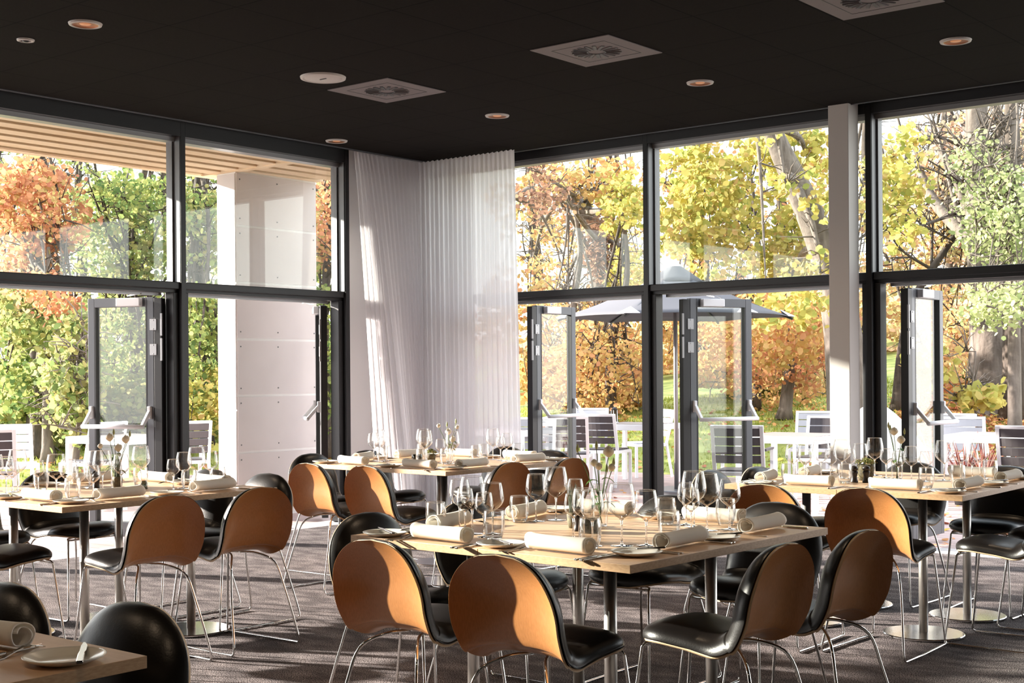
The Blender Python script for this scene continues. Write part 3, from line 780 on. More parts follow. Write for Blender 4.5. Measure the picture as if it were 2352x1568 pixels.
def flowers(x, y, label, vase_h, spec, seed):
    """clear vase with cut flowers; spec: list of (dx, dy, height, kind)"""
    rnd = random.Random(seed); t_ = thing('flower_vase', label, 'vase', (x, y, TT))
    MB().lathe([(.026, .008), (.030, .02), (.030, vase_h*.6), (.024, vase_h*.85), (.027, vase_h)], 24).build('vase_glass', GLASS, t_, smooth=True)
    MB().lathe([(.0005, .0005), (.026, .0005), (.0275, .004), (.026, .010), (.0005, .009)], 24).build('vase_base', SOLIDG, t_, smooth=True)
    for dx, dy, h, k in spec:
        P = cr([(-.3*dx*.3, -.3*dy*.3, .012), (dx*.15, dy*.15, h*.35), (dx*.55, dy*.55, h*.7), (dx, dy, h)], 5)
        st = MB().tube(P, .0017, 6).build('flower_stem', STEMG, t_, smooth=True)
        b_ = MB()
        if k == 'r': rose(b_, (dx, dy, h+.012), .021, rnd); b_.build('rose_head', PETAL, st, smooth=True)
        elif k == 'c': rose(b_, (dx, dy, h+.008), .014, rnd); b_.build('half_open_bud', PETAL, st, smooth=True)
        else:
            b_.lathe([(.0005, h-.006), (.005, h), (.0065, h+.010), (.004, h+.022), (.0005, h+.030)], 8, dx, dy).build('closed_bud', BUD, st, smooth=True)
    lf = MB()
    for k in range(7):
        a = rnd.uniform(0, 6.28); z = rnd.uniform(vase_h*.55, vase_h*1.25); P = []
        for i in range(6):
            v = i/5; wd = .012*math.sin(v*PI)**.7; cx, cy = .008*math.cos(a)+.05*v*math.cos(a), .008*math.sin(a)+.05*v*math.sin(a); zz = z+.035*v-.05*v*v
            P.append([(cx-wd*math.sin(a), cy+wd*math.cos(a), zz), (cx, cy, zz-.003), (cx+wd*math.sin(a), cy-wd*math.cos(a), zz)])
        lf.grid(P)
    lf.build('leaves', LEAFG, t_, smooth=True)


X1, Y1 = RGT[0], RGT[1]
def lat(d, f=0.): return (d*X1+f*FWD[0], d*Y1+f*FWD[1])
flowers(5.85, -5.44, 'glass vase with a cream rose and green buds at the middle of the centre table', .16,
        [(*lat(.035), .275, 'r'), (*lat(-.02, .02), .235, 'c'), (*lat(.045, -.02), .22, 'c'), (*lat(.055, .02), .235, 'b'), (*lat(-.005, -.03), .225, 'c'), (*lat(-.085), .29, 'b'), (*lat(-.01, .03), .30, 'b'), (*lat(.03, .04), .21, 'b')], 1)
flowers(2.76, -5.48, 'glass vase with four cream roses on the left table', .15, [(*lat(-.035), .255, 'r'), (*lat(.05), .245, 'r'), (*lat(.005, .02), .20, 'r'), (*lat(-.085), .215, 'c'), (*lat(-.02, .02), .285, 'b'), (*lat(.065, .02), .275, 'b')], 2)
flowers(2.83, -2.93, 'glass vase with small white flowers on the curtain table', .12, [(*lat(-.01), .19, 'r'), (*lat(.02, -.01), .14, 'r'), (*lat(-.075), .235, 'c'), (*lat(.05), .225, 'c'), (*lat(.04, .02), .26, 'b'), (*lat(-.02, .02), .24, 'b')], 3)
flowers(5.87, -2.71, 'glass vase with two cream roses on the right table beside the open door', .15, [(*lat(-.015), .25, 'r'), (*lat(.02, -.01), .205, 'r'), (*lat(-.045), .285, 'b'), (*lat(.045, .01), .25, 'b'), (*lat(-.03, .02), .27, 'b')], 4)
HERB = ramp_mat('herb_leaves', [(.10, .13, .04), (.22, .26, .08), (.35, .36, .15), (.30, .18, .08)], .3)
POTM = mat('mossy_pot', (.07, .06, .04), .7, noise=((60, 60, 60), (.20, .18, .10), 3))


def herb(x, y, label, R=.042, H=.075, blades=False, seed=1):
    rnd = random.Random(seed); t_ = thing('herb_pot', label, 'plant pot', (x, y, TT))
    MB().lathe([(.0005, .001), (R*.72, .001), (R*.92, H*.35), (R, H*.8), (R*.93, H), (R*.85, H), (R*.85, H*.85), (.0005, H*.85)], 24).build('pot', POTM, t_, smooth=True)
    lf = MB()
    if blades:
        for k in range(46):
            a = rnd.uniform(0, 6.28); r0 = rnd.uniform(0, R*.6); h = rnd.uniform(.05, .115); dx, dy = r0*math.cos(a), r0*math.sin(a); o = rnd.uniform(0, .02)
            lf.tube([(dx, dy, H*.8), (dx+o*math.cos(a)*.4, dy+o*math.sin(a)*.4, H+h*.5), (dx+o*math.cos(a), dy+o*math.sin(a), H+h)], [.0016, .0014, .0004], 5)
    else:
        for k in range(330):
            a = rnd.uniform(0, 6.28); ph = rnd.uniform(0, 1.45); rr = rnd.uniform(.5, 1)
            c = Vector((R*1.35*rr*math.cos(a)*math.sin(ph), R*1.35*rr*math.sin(a)*math.sin(ph), H+.035*rr*math.cos(ph))); s_ = rnd.uniform(.004, .008)
            u = Vector((rnd.uniform(-1, 1), rnd.uniform(-1, 1), rnd.uniform(-.5, 1))).normalized(); v = u.cross(Vector((rnd.uniform(-1, 1), rnd.uniform(-1, 1), 1))).normalized()
            lf.add([c-u*s_, c+v*s_*.5, c+u*s_, c-v*s_*.5], [(0, 1, 2, 3)])
    o = lf.build('foliage', HERB if not blades else mat('dark_blades', (.035, .055, .02), .5), t_)


def mill(x, y, label, h=.092):
    t_ = thing('pepper_mill', label, 'pepper mill', (x, y, TT))
    MB().lathe([(.0005, .0005), (.020, .0005), (.021, .006), (.017, .016), (.0145, .032), (.018, .048), (.0205, .056), (.016, .062)], 22).build('body', PEPPER, t_, smooth=True)
    MB().lathe([(.013, .0622), (.020, .068), (.021, .078), (.015, .086), (.006, .089), (.0005, h)], 22).build('turning_head', PEPPER, t_, smooth=True)


def votive(x, y, label):
    t_ = thing('candle_glass', label, 'candle glass', (x, y, TT))
    MB().lathe([(.0005, .0008), (.030, .0008), (.035, .006), (.037, .02), (.037, .042), (.034, .052), (.031, .052), (.034, .04), (.034, .02), (.030, .010), (.0005, .010)], 28).build('smoked_glass', SMOKE, t_, smooth=True)
    MB().lathe([(.0005, .0105), (.026, .0105), (.026, .022), (.0005, .023)], 20).build('candle', CLOTH, t_, smooth=True)


herb(5.79, -5.53, 'dark pot of upright green grass at the middle of the centre table', .026, .06, True, 2)
votive(5.93, -5.62, 'dark green smoked glass candle holder on the centre table')
mill(5.865, -5.60, 'round dark mill beside the smoked candle glass on the centre table')
herb(2.84, -5.53, 'dark tall pot of thin green stems beside the vase on the left table', .026, .07, True, 3)
mill(2.60, -5.50, 'dark pepper mill at left of the pair on the left table'); mill(2.77, -5.61, 'dark pepper mill at right of the pair on the left table', .10)
t_ = thing('small_jar', 'small pale glass jar right of the vase on the left table', 'jar', (2.93, -5.43, TT))
MB().lathe([(.0005, .0008), (.017, .0008), (.018, .004), (.018, .03), (.015, .036), (.014, .045)], 20).build('jar_glass', SMOKE, t_, smooth=True)
herb(2.74, -3.02, 'low mossy herb pot on the curtain table', .032, .055, False, 4); votive(2.65, -3.06, 'dark smoked candle glass beside the herb pot on the curtain table')
herb(5.73, -2.80, 'round mossy pot with a bushy herb on the right table', .047, .085, False, 5)
mill(5.755, -2.995, 'black pepper mill left of the pair before the herb pot, right table'); mill(5.805, -2.955, 'black pepper mill right of the pair before the herb pot, right table')
# ------------------------------------------------------------------ outside: terrace, roof, pillar
DECKM = grid_mat('terrace_boards', (.34, .235, .215), (.50, .39, .37), (0, .145), .006, (0, 0), (.08, .05, .045), .6, 9)
struct(MB().box(-6.2, 14, .22, 5.6, -.12, -.03).build('terrace_deck', DECKM))
struct(MB().box(-6.2, -.22, -14, .22, -.12, -.03).build('terrace_deck', DECKM))
SOFB = mat('spruce_boards', (.74, .53, .33), .65, noise=((6, .8, 30), (.86, .68, .48), 4))
SOFD = mat('soffit_backing', (.12, .075, .04), .8)
cn = bpy.data.objects.new('canopy_roof', None); C.objects.link(cn); cn['kind'] = 'structure'
MB().box(-1.68, -.19, -14, -.42, 3.36, 3.42).build('backing_board', SOFD, cn)
for k in range(6):
    x = -.30-k*.262; o = MB().box(x-.165, x, -14, -.42, 3.255, 3.36).build('slat', SOFB, cn, bevel=.004)
MB().box(-1.72, -1.63, -14, -.42, 3.25, 3.62).build('fascia_board', SOFB, cn)
MB().box(-1.63, -.19, -1.50, -1.42, 3.245, 3.36).build('cross_batten', SOFB, cn)
PANM = mat('cement_board', (.63, .59, .585), .7, noise=((2, 2, 2), (.68, .64, .635), 3))
pc = bpy.data.objects.new('pillar', None); C.objects.link(pc); pc['kind'] = 'structure'
MB().box(-1.442, -1.174, -1.462, -.446, -.03, 3.26).build('core', mat('white_joint', (.85, .85, .84), .6), pc)
zs = [-.03, .04, .60, 1.135, 1.67, 2.205, 2.74, 3.25]
for a, b_ in zip(zs[1:], zs[2:]):
    MB().box(-1.174, -1.165, -1.455, -.455, a+.012, b_-.012).build('panel', PANM, pc)
for a, b_ in ((.04, 1.0), (1.0, 2.2), (2.2, 3.24)):
    MB().box(-1.438, -1.178, -1.470, -1.462, a+.008, b_-.008).build('panel', PANM, pc)
sc = MB()
for z in zs[1:]:
    for y in (-1.42, -.96, -.49):
        for dz in (-.07, .07):
            if .05 < z+dz < 3.2: sc.box(-1.165, -1.162, y-.006, y+.006, z+dz-.006, z+dz+.006)
sc.build('screw_heads', GREYF, pc)

# ------------------------------------------------------------------ ground


def gh(x, y):
    """height of the lawn"""
    d = np.array([x-CAM[0], y-CAM[1]]); D = d @ FWD[:2]; u = d @ RGT[:2]
    t_ = max(0., D-13.5); r = max(0., min(1., (u/D+.38)/.76))
    e = max(0., max(y-5.6, -6.2-x))
    s_ = min(1., e/1.5)
    return -.06+s_*(t_*(.035+.085*r*r))


lawn = bpy.data.materials.new('lawn'); lawn.use_nodes = True
n = lawn.node_tree.nodes; l = lawn.node_tree.links; b = n['Principled BSDF']; b.inputs['Roughness'].default_value = .9
t = n.new('ShaderNodeTexCoord'); n1 = n.new('ShaderNodeTexNoise'); n1.inputs['Scale'].default_value = 3; n1.inputs['Detail'].default_value = 8; l.new(t.outputs['Object'], n1.inputs[0])
r1 = n.new('ShaderNodeValToRGB'); e = r1.color_ramp.elements; e[0].position = .35; e[0].color = (.15, .19, .035, 1); e[1].position = .65; e[1].color = (.34, .36, .09, 1)
l.new(n1.outputs['Fac'], r1.inputs[0]); l.new(r1.outputs[0], b.inputs['Base Color'])
P = []
for i in range(70):
    row = []
    for j in range(90):
        u = -.62+1.24*j/89; D = 8+62*(i/69)**1.7; p = CAM+FWD*D+RGT*(u*D); row.append((p[0], p[1], gh(p[0], p[1])))
    P.append(row)
g_ = MB(); g_.grid(P)
g_.build('lawn_ground', lawn, None, smooth=True)['kind'] = 'structure'


def leaf_mesh(name, pts, size, m_, parent=None, up=.0, seed=0, round_=True, stretch=1.0):
    """many small leaves as one mesh: pts (N,3)"""
    rs = np.random.RandomState(seed); N = len(pts); pts = np.asarray(pts)
    nrm = rs.normal(size=(N, 3)); nrm[:, 2] += up; nrm /= np.linalg.norm(nrm, axis=1)[:, None]
    a = rs.normal(size=(N, 3)); u = np.cross(nrm, a); u /= np.linalg.norm(u, axis=1)[:, None]; v = np.cross(nrm, u)
    s = (size*rs.uniform(.6, 1.3, N))[:, None]*.5
    if round_:
        K = [(-1, 0), (-.45, .75), (.45, .7), (1.05, 0), (.45, -.7), (-.45, -.75)]
    else:
        K = [(-1, 0), (0, .42), (1, 0), (0, -.42)]
    k = len(K); V = np.zeros((N, k, 3))
    for i, (p_, q_) in enumerate(K): V[:, i] = pts+u*s*p_*stretch+v*s*q_+nrm*s*(.18*abs(q_))
    me = bpy.data.meshes.new(name); me.vertices.add(N*k); me.vertices.foreach_set('co', V.reshape(-1)); me.loops.add(N*k)
    me.loops.foreach_set('vertex_index', np.arange(N*k, dtype=np.int32)); me.polygons.add(N)
    me.polygons.foreach_set('loop_start', np.arange(0, N*k, k, dtype=np.int32)); me.polygons.foreach_set('loop_total', np.full(N, k, dtype=np.int32))
    me.materials.append(m_); me.update(calc_edges=True); me.validate()
    o = bpy.data.objects.new(name, me); C.objects.link(o)
    if parent: o.parent = parent
    return o


YG = ramp_mat('leaves_yellow_green', [(0.288, 0.334, 0.093), (0.479, 0.464, 0.137), (0.597, 0.521, 0.151), (0.665, 0.544, 0.176), (0.460, 0.429, 0.133), (0.641, 0.414, 0.191)])
YEL = ramp_mat('leaves_golden', [(0.519, 0.360, 0.140), (0.648, 0.442, 0.166), (0.702, 0.434, 0.195), (0.510, 0.418, 0.162), (0.658, 0.358, 0.185), (0.575, 0.278, 0.155)])
ORA = ramp_mat('leaves_orange', [(0.544, 0.241, 0.133), (0.684, 0.351, 0.180), (0.484, 0.204, 0.135), (0.624, 0.412, 0.189), (0.372, 0.342, 0.128)])
RED = ramp_mat('leaves_russet', [(0.462, 0.243, 0.184), (0.622, 0.370, 0.286), (0.727, 0.509, 0.357), (0.512, 0.411, 0.218), (0.612, 0.528, 0.243)])
GRN = ramp_mat('leaves_green', [(0.106, 0.173, 0.064), (0.206, 0.282, 0.097), (0.322, 0.373, 0.121), (0.437, 0.437, 0.142), (0.266, 0.317, 0.149)])
PALE = ramp_mat('leaves_pale_green', [(0.287, 0.355, 0.153), (0.427, 0.478, 0.226), (0.548, 0.565, 0.313), (0.367, 0.418, 0.199)])
BROWN = ramp_mat('leaves_brown', [(0.212, 0.119, 0.086), (0.327, 0.184, 0.126), (0.425, 0.257, 0.156)])
MIXR = ramp_mat('leaves_mixed_autumn', [(0.656, 0.437, 0.185), (0.740, 0.538, 0.252), (0.594, 0.308, 0.208), (0.517, 0.500, 0.198), (0.731, 0.614, 0.311), (0.481, 0.262, 0.178)])
MIXG = ramp_mat('leaves_mixed_green', [(0.162, 0.234, 0.089), (0.275, 0.346, 0.124), (0.405, 0.430, 0.151), (0.449, 0.390, 0.160), (0.234, 0.287, 0.157)])


def tree(label, px, D, trunk, r0, blobs, nbr=14, bark=BARK, seed=0, name='tree', group='trees beyond the terrace', cat='tree', leafsize=.09, extra=None):
    """trunk: list of (lateral offset in metres, forward offset, height above ground); blobs: (lateral, forward, height, radii(l,f,h), n leaves, material)"""
    rnd = random.Random(seed); rs = np.random.RandomState(seed+5)
    b0 = at(px, D); g0 = gh(b0[0], b0[1]); t_ = thing(name, label, cat, (b0[0], b0[1], g0), 0, group)
    def W(u, f, h): return (u*RGT[0]+f*FWD[0], u*RGT[1]+f*FWD[1], h)
    tp = cr([W(*q) for q in trunk], 5) if len(trunk) > 1 else []
    if tp:
        n_ = len(tp); MB().tube(tp, [r0*(1-.72*i/(n_-1))*(1.35 if i == 0 else 1) for i in range(n_)], 12).build('trunk', bark, t_, smooth=True)
    br = MB(); tw = br
    allb = [b_ for b_ in blobs]
    for k in range(nbr):
        if not tp: break
        bl = rnd.choice(allb); c = W(bl[0], bl[1], bl[2]); R = bl[3]
        e = W(bl[0]+rnd.uniform(-1, 1)*R[0]*.85, bl[1]+rnd.uniform(-.8, .8)*R[1], bl[2]+rnd.uniform(-.8, .9)*R[2])
        i0 = rnd.randint(int(len(tp)*.35), len(tp)-1); s_ = tp[i0]; s_ = Vector(s_); e = Vector(e); md = s_.lerp(e, .5)+Vector((rnd.uniform(-.2, .2), rnd.uniform(-.2, .2), rnd.uniform(-.1, .45)))*(e-s_).length*.35
        P = cr([s_, md, e], 5); rr = r0*rnd.uniform(.16, .34); br.tube(P, [rr*(1-.85*i/(len(P)-1)) for i in range(len(P))], 6)
        for q in range(10):
            i1 = rnd.randint(2, len(P)-1); s2 = Vector(P[i1]); L = rnd.uniform(.3, 1.1)*max(.5, R[0]*.5)
            dv = Vector((rnd.uniform(-1, 1), rnd.uniform(-1, 1), rnd.uniform(-.5, 1))).normalized()*L
            tw.tube([s2, s2+dv*.5+Vector((0, 0, rnd.uniform(-.06, .1))), s2+dv], [.012, .008, .003], 4)
    if br.v: br.build('branches', bark, t_, smooth=True)
    bym = {}
    for bl in blobs:
        u, f, h, R, N, m_ = bl[:6]; sz = bl[6] if len(bl) > 6 else leafsize
        # sprays: leaves gather in small tufts
        nt_ = max(3, N//14); cen = rs.normal(size=(nt_, 3)); cen /= np.linalg.norm(cen, axis=1)[:, None]; cen *= rs.uniform(.15, 1, nt_)[:, None]**.5
        idx = rs.randint(0, nt_, N); loc = cen[idx]*np.array(R)+rs.normal(size=(N, 3))*np.array([.19, .19, .11])*max(.5, R[0]*.35)
        loc[:, 2] += h; loc[:, 0] += u; loc[:, 1] += f
        loc[:, 2] = np.maximum(loc[:, 2], .02)
        p = loc[:, 0:1]*RGT+loc[:, 1:2]*FWD; p[:, 2] = loc[:, 2]
        bym.setdefault((m_.name, sz), [m_, []])[1].append(p)
    for (nm, sz), (m_, ps) in bym.items(): leaf_mesh('foliage', np.vstack(ps), sz, m_, t_, up=.4, seed=seed)
    return t_


def blob_px(px0, D0, x0, x1, y0, y1, D, depth, N, m_, sz=None):
    """a leaf cloud of a tree standing at (px0,D0), filling the given view extents at distance D"""
    b0 = at(px0, D0); g0 = gh(b0[0], b0[1]); s_ = D/FPX
    u0 = (px0-1176)*D0/FPX; uc = ((x0+x1)/2-1176)*s_-u0; hc = hz((y0+y1)/2, D)-g0
    out = [uc, D-D0, hc, (abs(x1-x0)/2*s_, depth, abs(y1-y0)/2*s_), N, m_]
    return tuple(out+([sz] if sz else []))


def T(label, px, D, trunk, r0, bl, **k):
    return tree(label, px, D, trunk, r0, [blob_px(px, D, *q) for q in bl], **k)


# right-hand woods. leaning tree behind the parasol
T('big tree leaning to the upper left with yellow green leaves, right of the parasol', 1952, 18, [(0, 0, -.05), (-.05, 0, 1.0), (-.14, 0, 1.8), (-.34, 0, 2.6), (-.62, 0, 3.3), (-.92, 0, 3.95), (-1.2, 0, 4.6), (-1.6, 0, 5.6)], .30,
  [(1500, 1740, 280, 660, 19.5, .8, 2700, YG, .105), (1700, 1925, 280, 420, 20.0, .6, 1000, YG, .105), (1690, 1925, 420, 690, 20.1, .6, 1500, YG, .10), (1660, 1925, 670, 850, 19.5, 1.0, 1500, YEL, .09), (1740, 1800, 300, 345, 17.2, .1, 30, YG, .10), (1775, 1840, 400, 440, 17.2, .1, 45, YG, .10), (1800, 1900, 600, 640, 17.1, .1, 45, YG, .10), (1850, 1925, 300, 600, 17.2, .3, 160, YG, .10), (1700, 1925, 640, 760, 17.0, .6, 400, YG, .10)], nbr=8, bark=BARK, seed=1)
T('ivy-wrapped tree with a great bare fork right beside the curtain', 1376, 24, [(0, 0, 0), (0, 0, 1.5), (.02, 0, 2.6), (-.05, 0, 3.3), (-.5, 0, 3.9), (-1.0, 0, 4.05), (-1.6, 0, 3.8)], .21,
  [(1350, 1400, 480, 660, 23.7, .2, 900, BROWN, .07), (1190, 1480, 350, 470, 22, 1.2, 1000, YEL, .09), (1190, 1330, 480, 660, 26, 1.5, 500, YEL, .08), (1390, 1480, 380, 560, 21, 1, 800, YG, .09), (1400, 1480, 560, 680, 22, 1, 700, YG, .08), (1190, 1300, 360, 500, 20, .6, 420, BROWN, .07)], nbr=24, bark=BARK, seed=2, name='ivy_clad_tree')
T('slender grey tree with bare crossing twigs above the outdoor table', 1405, 21, [(0, 0, 0), (-.02, 0, .9), (.05, 0, 1.6), (.25, 0, 2.4), (.2, 0, 3.4)], .10, [(1280, 1480, 730, 900, 21, 1.2, 1500, YEL, .075), (1300, 1480, 860, 960, 21.5, 1, 700, YEL, .07)], nbr=18, bark=BARKD, seed=3)
T('thin brown tree with golden leaves right of the first door leaf', 1318, 22, [(0, 0, 0), (.1, 0, 1.0), (0, 0, 1.9), (.12, 0, 2.9), (-.1, 0, 4.2)], .09, [(1270, 1400, 740, 960, 22, 1, 1300, YEL, .075), (1240, 1360, 640, 760, 23, 1, 500, MIXR, .08)], nbr=12, bark=BARK, seed=4)
T('twin-stemmed brown tree with orange leaves left of the boulder', 1800, 21, [(0, 0, 0), (.12, 0, .9), (.3, 0, 1.8), (.4, 0, 3.2)], .11, [(1670, 1925, 720, 900, 21, 1.3, 2300, ORA, .075), (1670, 1925, 840, 965, 22.5, 1.2, 1000, YEL, .07)], nbr=16, bark=BARK, seed=5)
T('narrow dark tree between the parasol pole and the boulder', 1735, 22.5, [(0, 0, 0), (.08, 0, 1.2), (.1, 0, 2.4), (-.1, 0, 4.4)], .08, [(1600, 1800, 680, 900, 23, 1.2, 1700, YEL, .08), (1520, 1700, 640, 800, 24, 1, 900, YEL, .08)], nbr=12, bark=BARKD, seed=6)
T('massive grey oak trunk at the right edge on the leaf-strewn bank', 2296, 20, [(0, 0, -.1), (-.08, 0, .5), (-.12, 0, 1.4), (-.22, 0, 2.4), (-.3, 0, 3.6), (-.32, 0, 6)], .44,
  [(2060, 2352, 240, 450, 22, 1.5, 1400, RED, .075), (2200, 2390, 250, 500, 21, 1.0, 500, RED, .07)], nbr=16, bark=BARK, seed=7)
T('dark upright tree high at the right edge among russet leaves', 2345, 19, [(0, .2, 0), (0, .2, 2.5), (-.02, .2, 4), (-.05, .2, 7)], .20, [(2150, 2352, 420, 700, 22, 1.2, 900, RED, .07)], nbr=10, bark=BARKD, seed=8)
T('russet tree with a long bowed branch, left in the right-hand window', 2060, 21, [(0, 0, 0), (.1, 0, 1.0), (.3, 0, 1.8), (1.0, 0, 2.9), (1.5, 0, 4.2)], .10, [(2005, 2230, 380, 640, 22, 1.2, 1500, MIXR, .075), (2000, 2110, 270, 600, 17, .8, 900, YG, .09), (2090, 2260, 660, 900, 22, 1.2, 1300, MIXR, .075)], nbr=22, bark=BARKD, seed=9)
T('pale green feathery conifer at the right edge', 2330, 16, [(0, 0, 0), (0, 0, 3), (0, 0, 5)], .09, [(2215, 2400, 380, 620, 16, .8, 3000, PALE, .055), (2200, 2400, 640, 760, 15.5, .6, 900, PALE, .06), (2190, 2300, 320, 420, 16.2, .5, 350, PALE, .06)], nbr=26, bark=BARK, seed=10, name='conifer')
T('young lime shrub with big yellow leaves at the foot of the oak', 2250, 18.3, [(0, 0, 0), (-.1, 0, .5), (-.05, 0, 1.1)], .03, [(2190, 2300, 880, 945, 18.3, .4, 260, YG, .13), (2100, 2180, 780, 900, 18.5, .5, 240, YG, .11)], nbr=8, seed=11, name='shrub', cat='shrub')
# left-hand woods
T('orange maple seen through the far left window', 80, 20, [(0, 0, 0), (.05, 0, 1.5), (-.1, 0, 3), (.1, 0, 4.5), (0, 0, 6)], .16,
  [(-20, 190, 350, 600, 19, 1.1, 3000, ORA, .085), (-20, 130, 560, 700, 19.5, 1, 900, ORA, .08), (60, 180, 610, 720, 18, .8, 500, ORA, .08)], nbr=20, bark=BARKD, seed=20, name='maple_tree')
T('thick dark double trunk at the lawn edge, far left', 95, 19.5, [(0, 0, 0), (-.02, 0, .9), (.05, 0, 1.8), (0, 0, 3.2)], .17, [(-20, 150, 640, 800, 19, 1, 1300, MIXG, .09), (0, 140, 800, 960, 19.2, .8, 700, GRN, .09)], nbr=10, bark=BARKD, seed=21)
T('light brown straight trunk beside the dark one at the lawn edge', 108, 18.6, [(0, 0, 0), (0, 0, 1.2), (.03, 0, 3.0)], .085, [(100, 200, 660, 900, 18.6, .8, 900, MIXG, .10), (110, 200, 900, 1000, 18.8, .6, 250, MIXG, .10)], nbr=10, bark=BARK, seed=22)
T('green and yellow tree filling the left window beside the mullion', 300, 22, [(0, 0, 0), (.1, 0, 1.6), (0, 0, 3.2), (.4, 0, 5)], .14,
  [(170, 400, 400, 660, 21.5, 1.4, 3300, MIXG, .085), (140, 400, 640, 1000, 22, 1.3, 3600, MIXG, .085), (200, 400, 380, 480, 20, .7, 500, GRN, .08)], nbr=24, bark=BARKD, seed=23)
T('bushy hazel with dangling yellow green leaves left of the open door', 165, 17.6, [(0, 0, 0), (.1, 0, .8), (.15, 0, 1.8)], .06, [(120, 230, 700, 1010, 17.6, .6, 1300, MIXG, .10)], nbr=12, bark=BARK, seed=24, name='shrub', cat='shrub')
T('dense green tree seen between the mullion and the white pillar', 465, 21, [(0, 0, 0), (0, 0, 1.5), (-.1, 0, 3.5), (.1, 0, 5)], .15,
  [(400, 520, 400, 620, 21, 1.2, 1500, MIXG, .085), (400, 520, 620, 1010, 20.5, 1.2, 3400, GRN, .085), (420, 520, 820, 1020, 19.8, .7, 700, YG, .09)], nbr=14, bark=BARKD, seed=25)
T('dark green and orange tree in the gap right of the white pillar', 745, 21, [(0, 0, 0), (0, 0, 2), (.1, 0, 4)], .12, [(700, 800, 400, 620, 21, 1.2, 1300, ORA, .08), (700, 800, 520, 1000, 21.5, 1.1, 2300, GRN, .085)], nbr=8, bark=BARKD, seed=26)
T('green tree almost hidden behind the white pillar', 620, 23, [(0, 0, 0), (0, 0, 2), (.1, 0, 4)], .12, [(500, 740, 400, 1000, 24, 1.1, 1800, MIXG, .09)], nbr=6, bark=BARKD, seed=27)
# farther woods closing the view
for k, (px, D, m_, lb, y0) in enumerate([(-40, 30, MIXG, 'far green tree at the left edge of the woods', 560), (180, 33, MIXG, 'far green tree behind the orange maple', 600), (380, 31, GRN, 'far green tree behind the left mullion', 560), (560, 34, MIXG, 'far tree behind the white pillar', 560),
                              (760, 32, GRN, 'far green tree in the gap before the curtain', 500), (1220, 33, YEL, 'far golden tree next to the curtain edge', 600), (1400, 35, YEL, 'far golden tree above the outdoor table', 640), (1600, 32, YEL, 'far golden tree behind the parasol', 560),
                              (1790, 34, YEL, 'far golden tree behind the boulder', 600), (1990, 33, MIXR, 'far tree of mixed colours behind the white column', 560), (2170, 35, MIXR, 'far tree of mixed colours left of the oak', 560), (2360, 33, RED, 'far russet tree behind the oak at the right edge', 520)]):
    T(lb, px, D, [(0, 0, 0), (.2, 0, 2.5), (0, 0, 5), (.3, 0, 8)], .17, [(px-150, px+150, y0, 1010 if px < 1000 else 960, D, 2.2, 3600, m_, .13), (px-130, px+130, y0-250, y0, D, 2.0, 900 if px > 1000 else 1100, m_, .12)], nbr=20, bark=BARKD, seed=40+k, group='farther trees closing the view')
# a low thicket at the edge of the wood
for k, (x0, x1, yb, D, m_, lb) in enumerate([(-30, 250, 1030, 23, MIXG, 'low green undergrowth at the wood edge, far left'), (250, 520, 1030, 24, MIXG, 'low green undergrowth behind the left glass door'), (680, 800, 1020, 24, GRN, 'low undergrowth beside the white pillar'),
                                    (1180, 1500, 965, 26, YEL, 'golden undergrowth behind the bar-height chairs'), (1560, 1950, 965, 27, MIXR, 'brown and gold undergrowth behind the boulder'), (2080, 2400, 905, 26, MIXR, 'russet undergrowth on the bank around the oak')]):
    px = (x0+x1)/2; T(lb, px, D, [(0, 0, 0), (.1, 0, .6), (0, 0, 1.2)], .04, [(x0, x1, yb-190, yb, D-2, 1.5, 5200, m_, .11)], nbr=34, bark=BARK, seed=60+k, name='undergrowth', cat='bushes', group='undergrowth along the wood edge')['kind'] = 'stuff'

# grass blades and fallen leaves
rs = np.random.RandomState(3)
GRASS = ramp_mat('grass_blades', [(.17, .24, .04), (.30, .36, .06), (.44, .46, .12), (.27, .32, .06)], .4)
def scatter(N, x0, x1, D0, D1, cond, dz=.0):
    out = []
    while len(out) < N:
        px = rs.uniform(x0, x1); D = D0+(D1-D0)*rs.uniform(0, 1)**.8; p = at(px, D)
        if cond(p[0], p[1]): out.append((p[0], p[1], gh(p[0], p[1])+dz))
    return np.array(out)
onlawn = lambda x, y: (y > 5.65 or x < -6.25)
pts = scatter(26000, -60, 2400, 13, 26, onlawn)
N = len(pts); V = np.zeros((N, 3, 3)); a = rs.uniform(0, 6.28, N); hh = rs.uniform(.03, .08, N); wv = rs.uniform(.006, .014, N)
V[:, 0] = pts; V[:, 1] = pts; V[:, 0, 0] -= np.cos(a)*wv; V[:, 0, 1] -= np.sin(a)*wv; V[:, 1, 0] += np.cos(a)*wv; V[:, 1, 1] += np.sin(a)*wv
V[:, 2] = pts; V[:, 2, 2] += hh; V[:, 2, 0] += rs.normal(size=N)*.02; V[:, 2, 1] += rs.normal(size=N)*.02
me = bpy.data.meshes.new('grass'); me.vertices.add(N*3); me.vertices.foreach_set('co', V.reshape(-1)); me.loops.add(N*3); me.loops.foreach_set('vertex_index', np.arange(N*3, dtype=np.int32))
me.polygons.add(N); me.polygons.foreach_set('loop_start', np.arange(0, N*3, 3, dtype=np.int32)); me.polygons.foreach_set('loop_total', np.full(N, 3, dtype=np.int32)); me.materials.append(GRASS); me.update(calc_edges=True)
o = bpy.data.objects.new('grass', me); C.objects.link(o); tag(o, 'short sunlit green grass of the lawn beyond the terrace', 'grass', kind='stuff')
FALL = ramp_mat('fallen_leaves', [(.42, .13, .08), (.60, .24, .13), (.70, .40, .16), (.55, .20, .12), (.66, .48, .12)], .2)
p1 = scatter(6500, 2060, 2420, 15.5, 24, onlawn, .03); p2 = scatter(1300, -60, 2060, 14, 23, onlawn, .03)
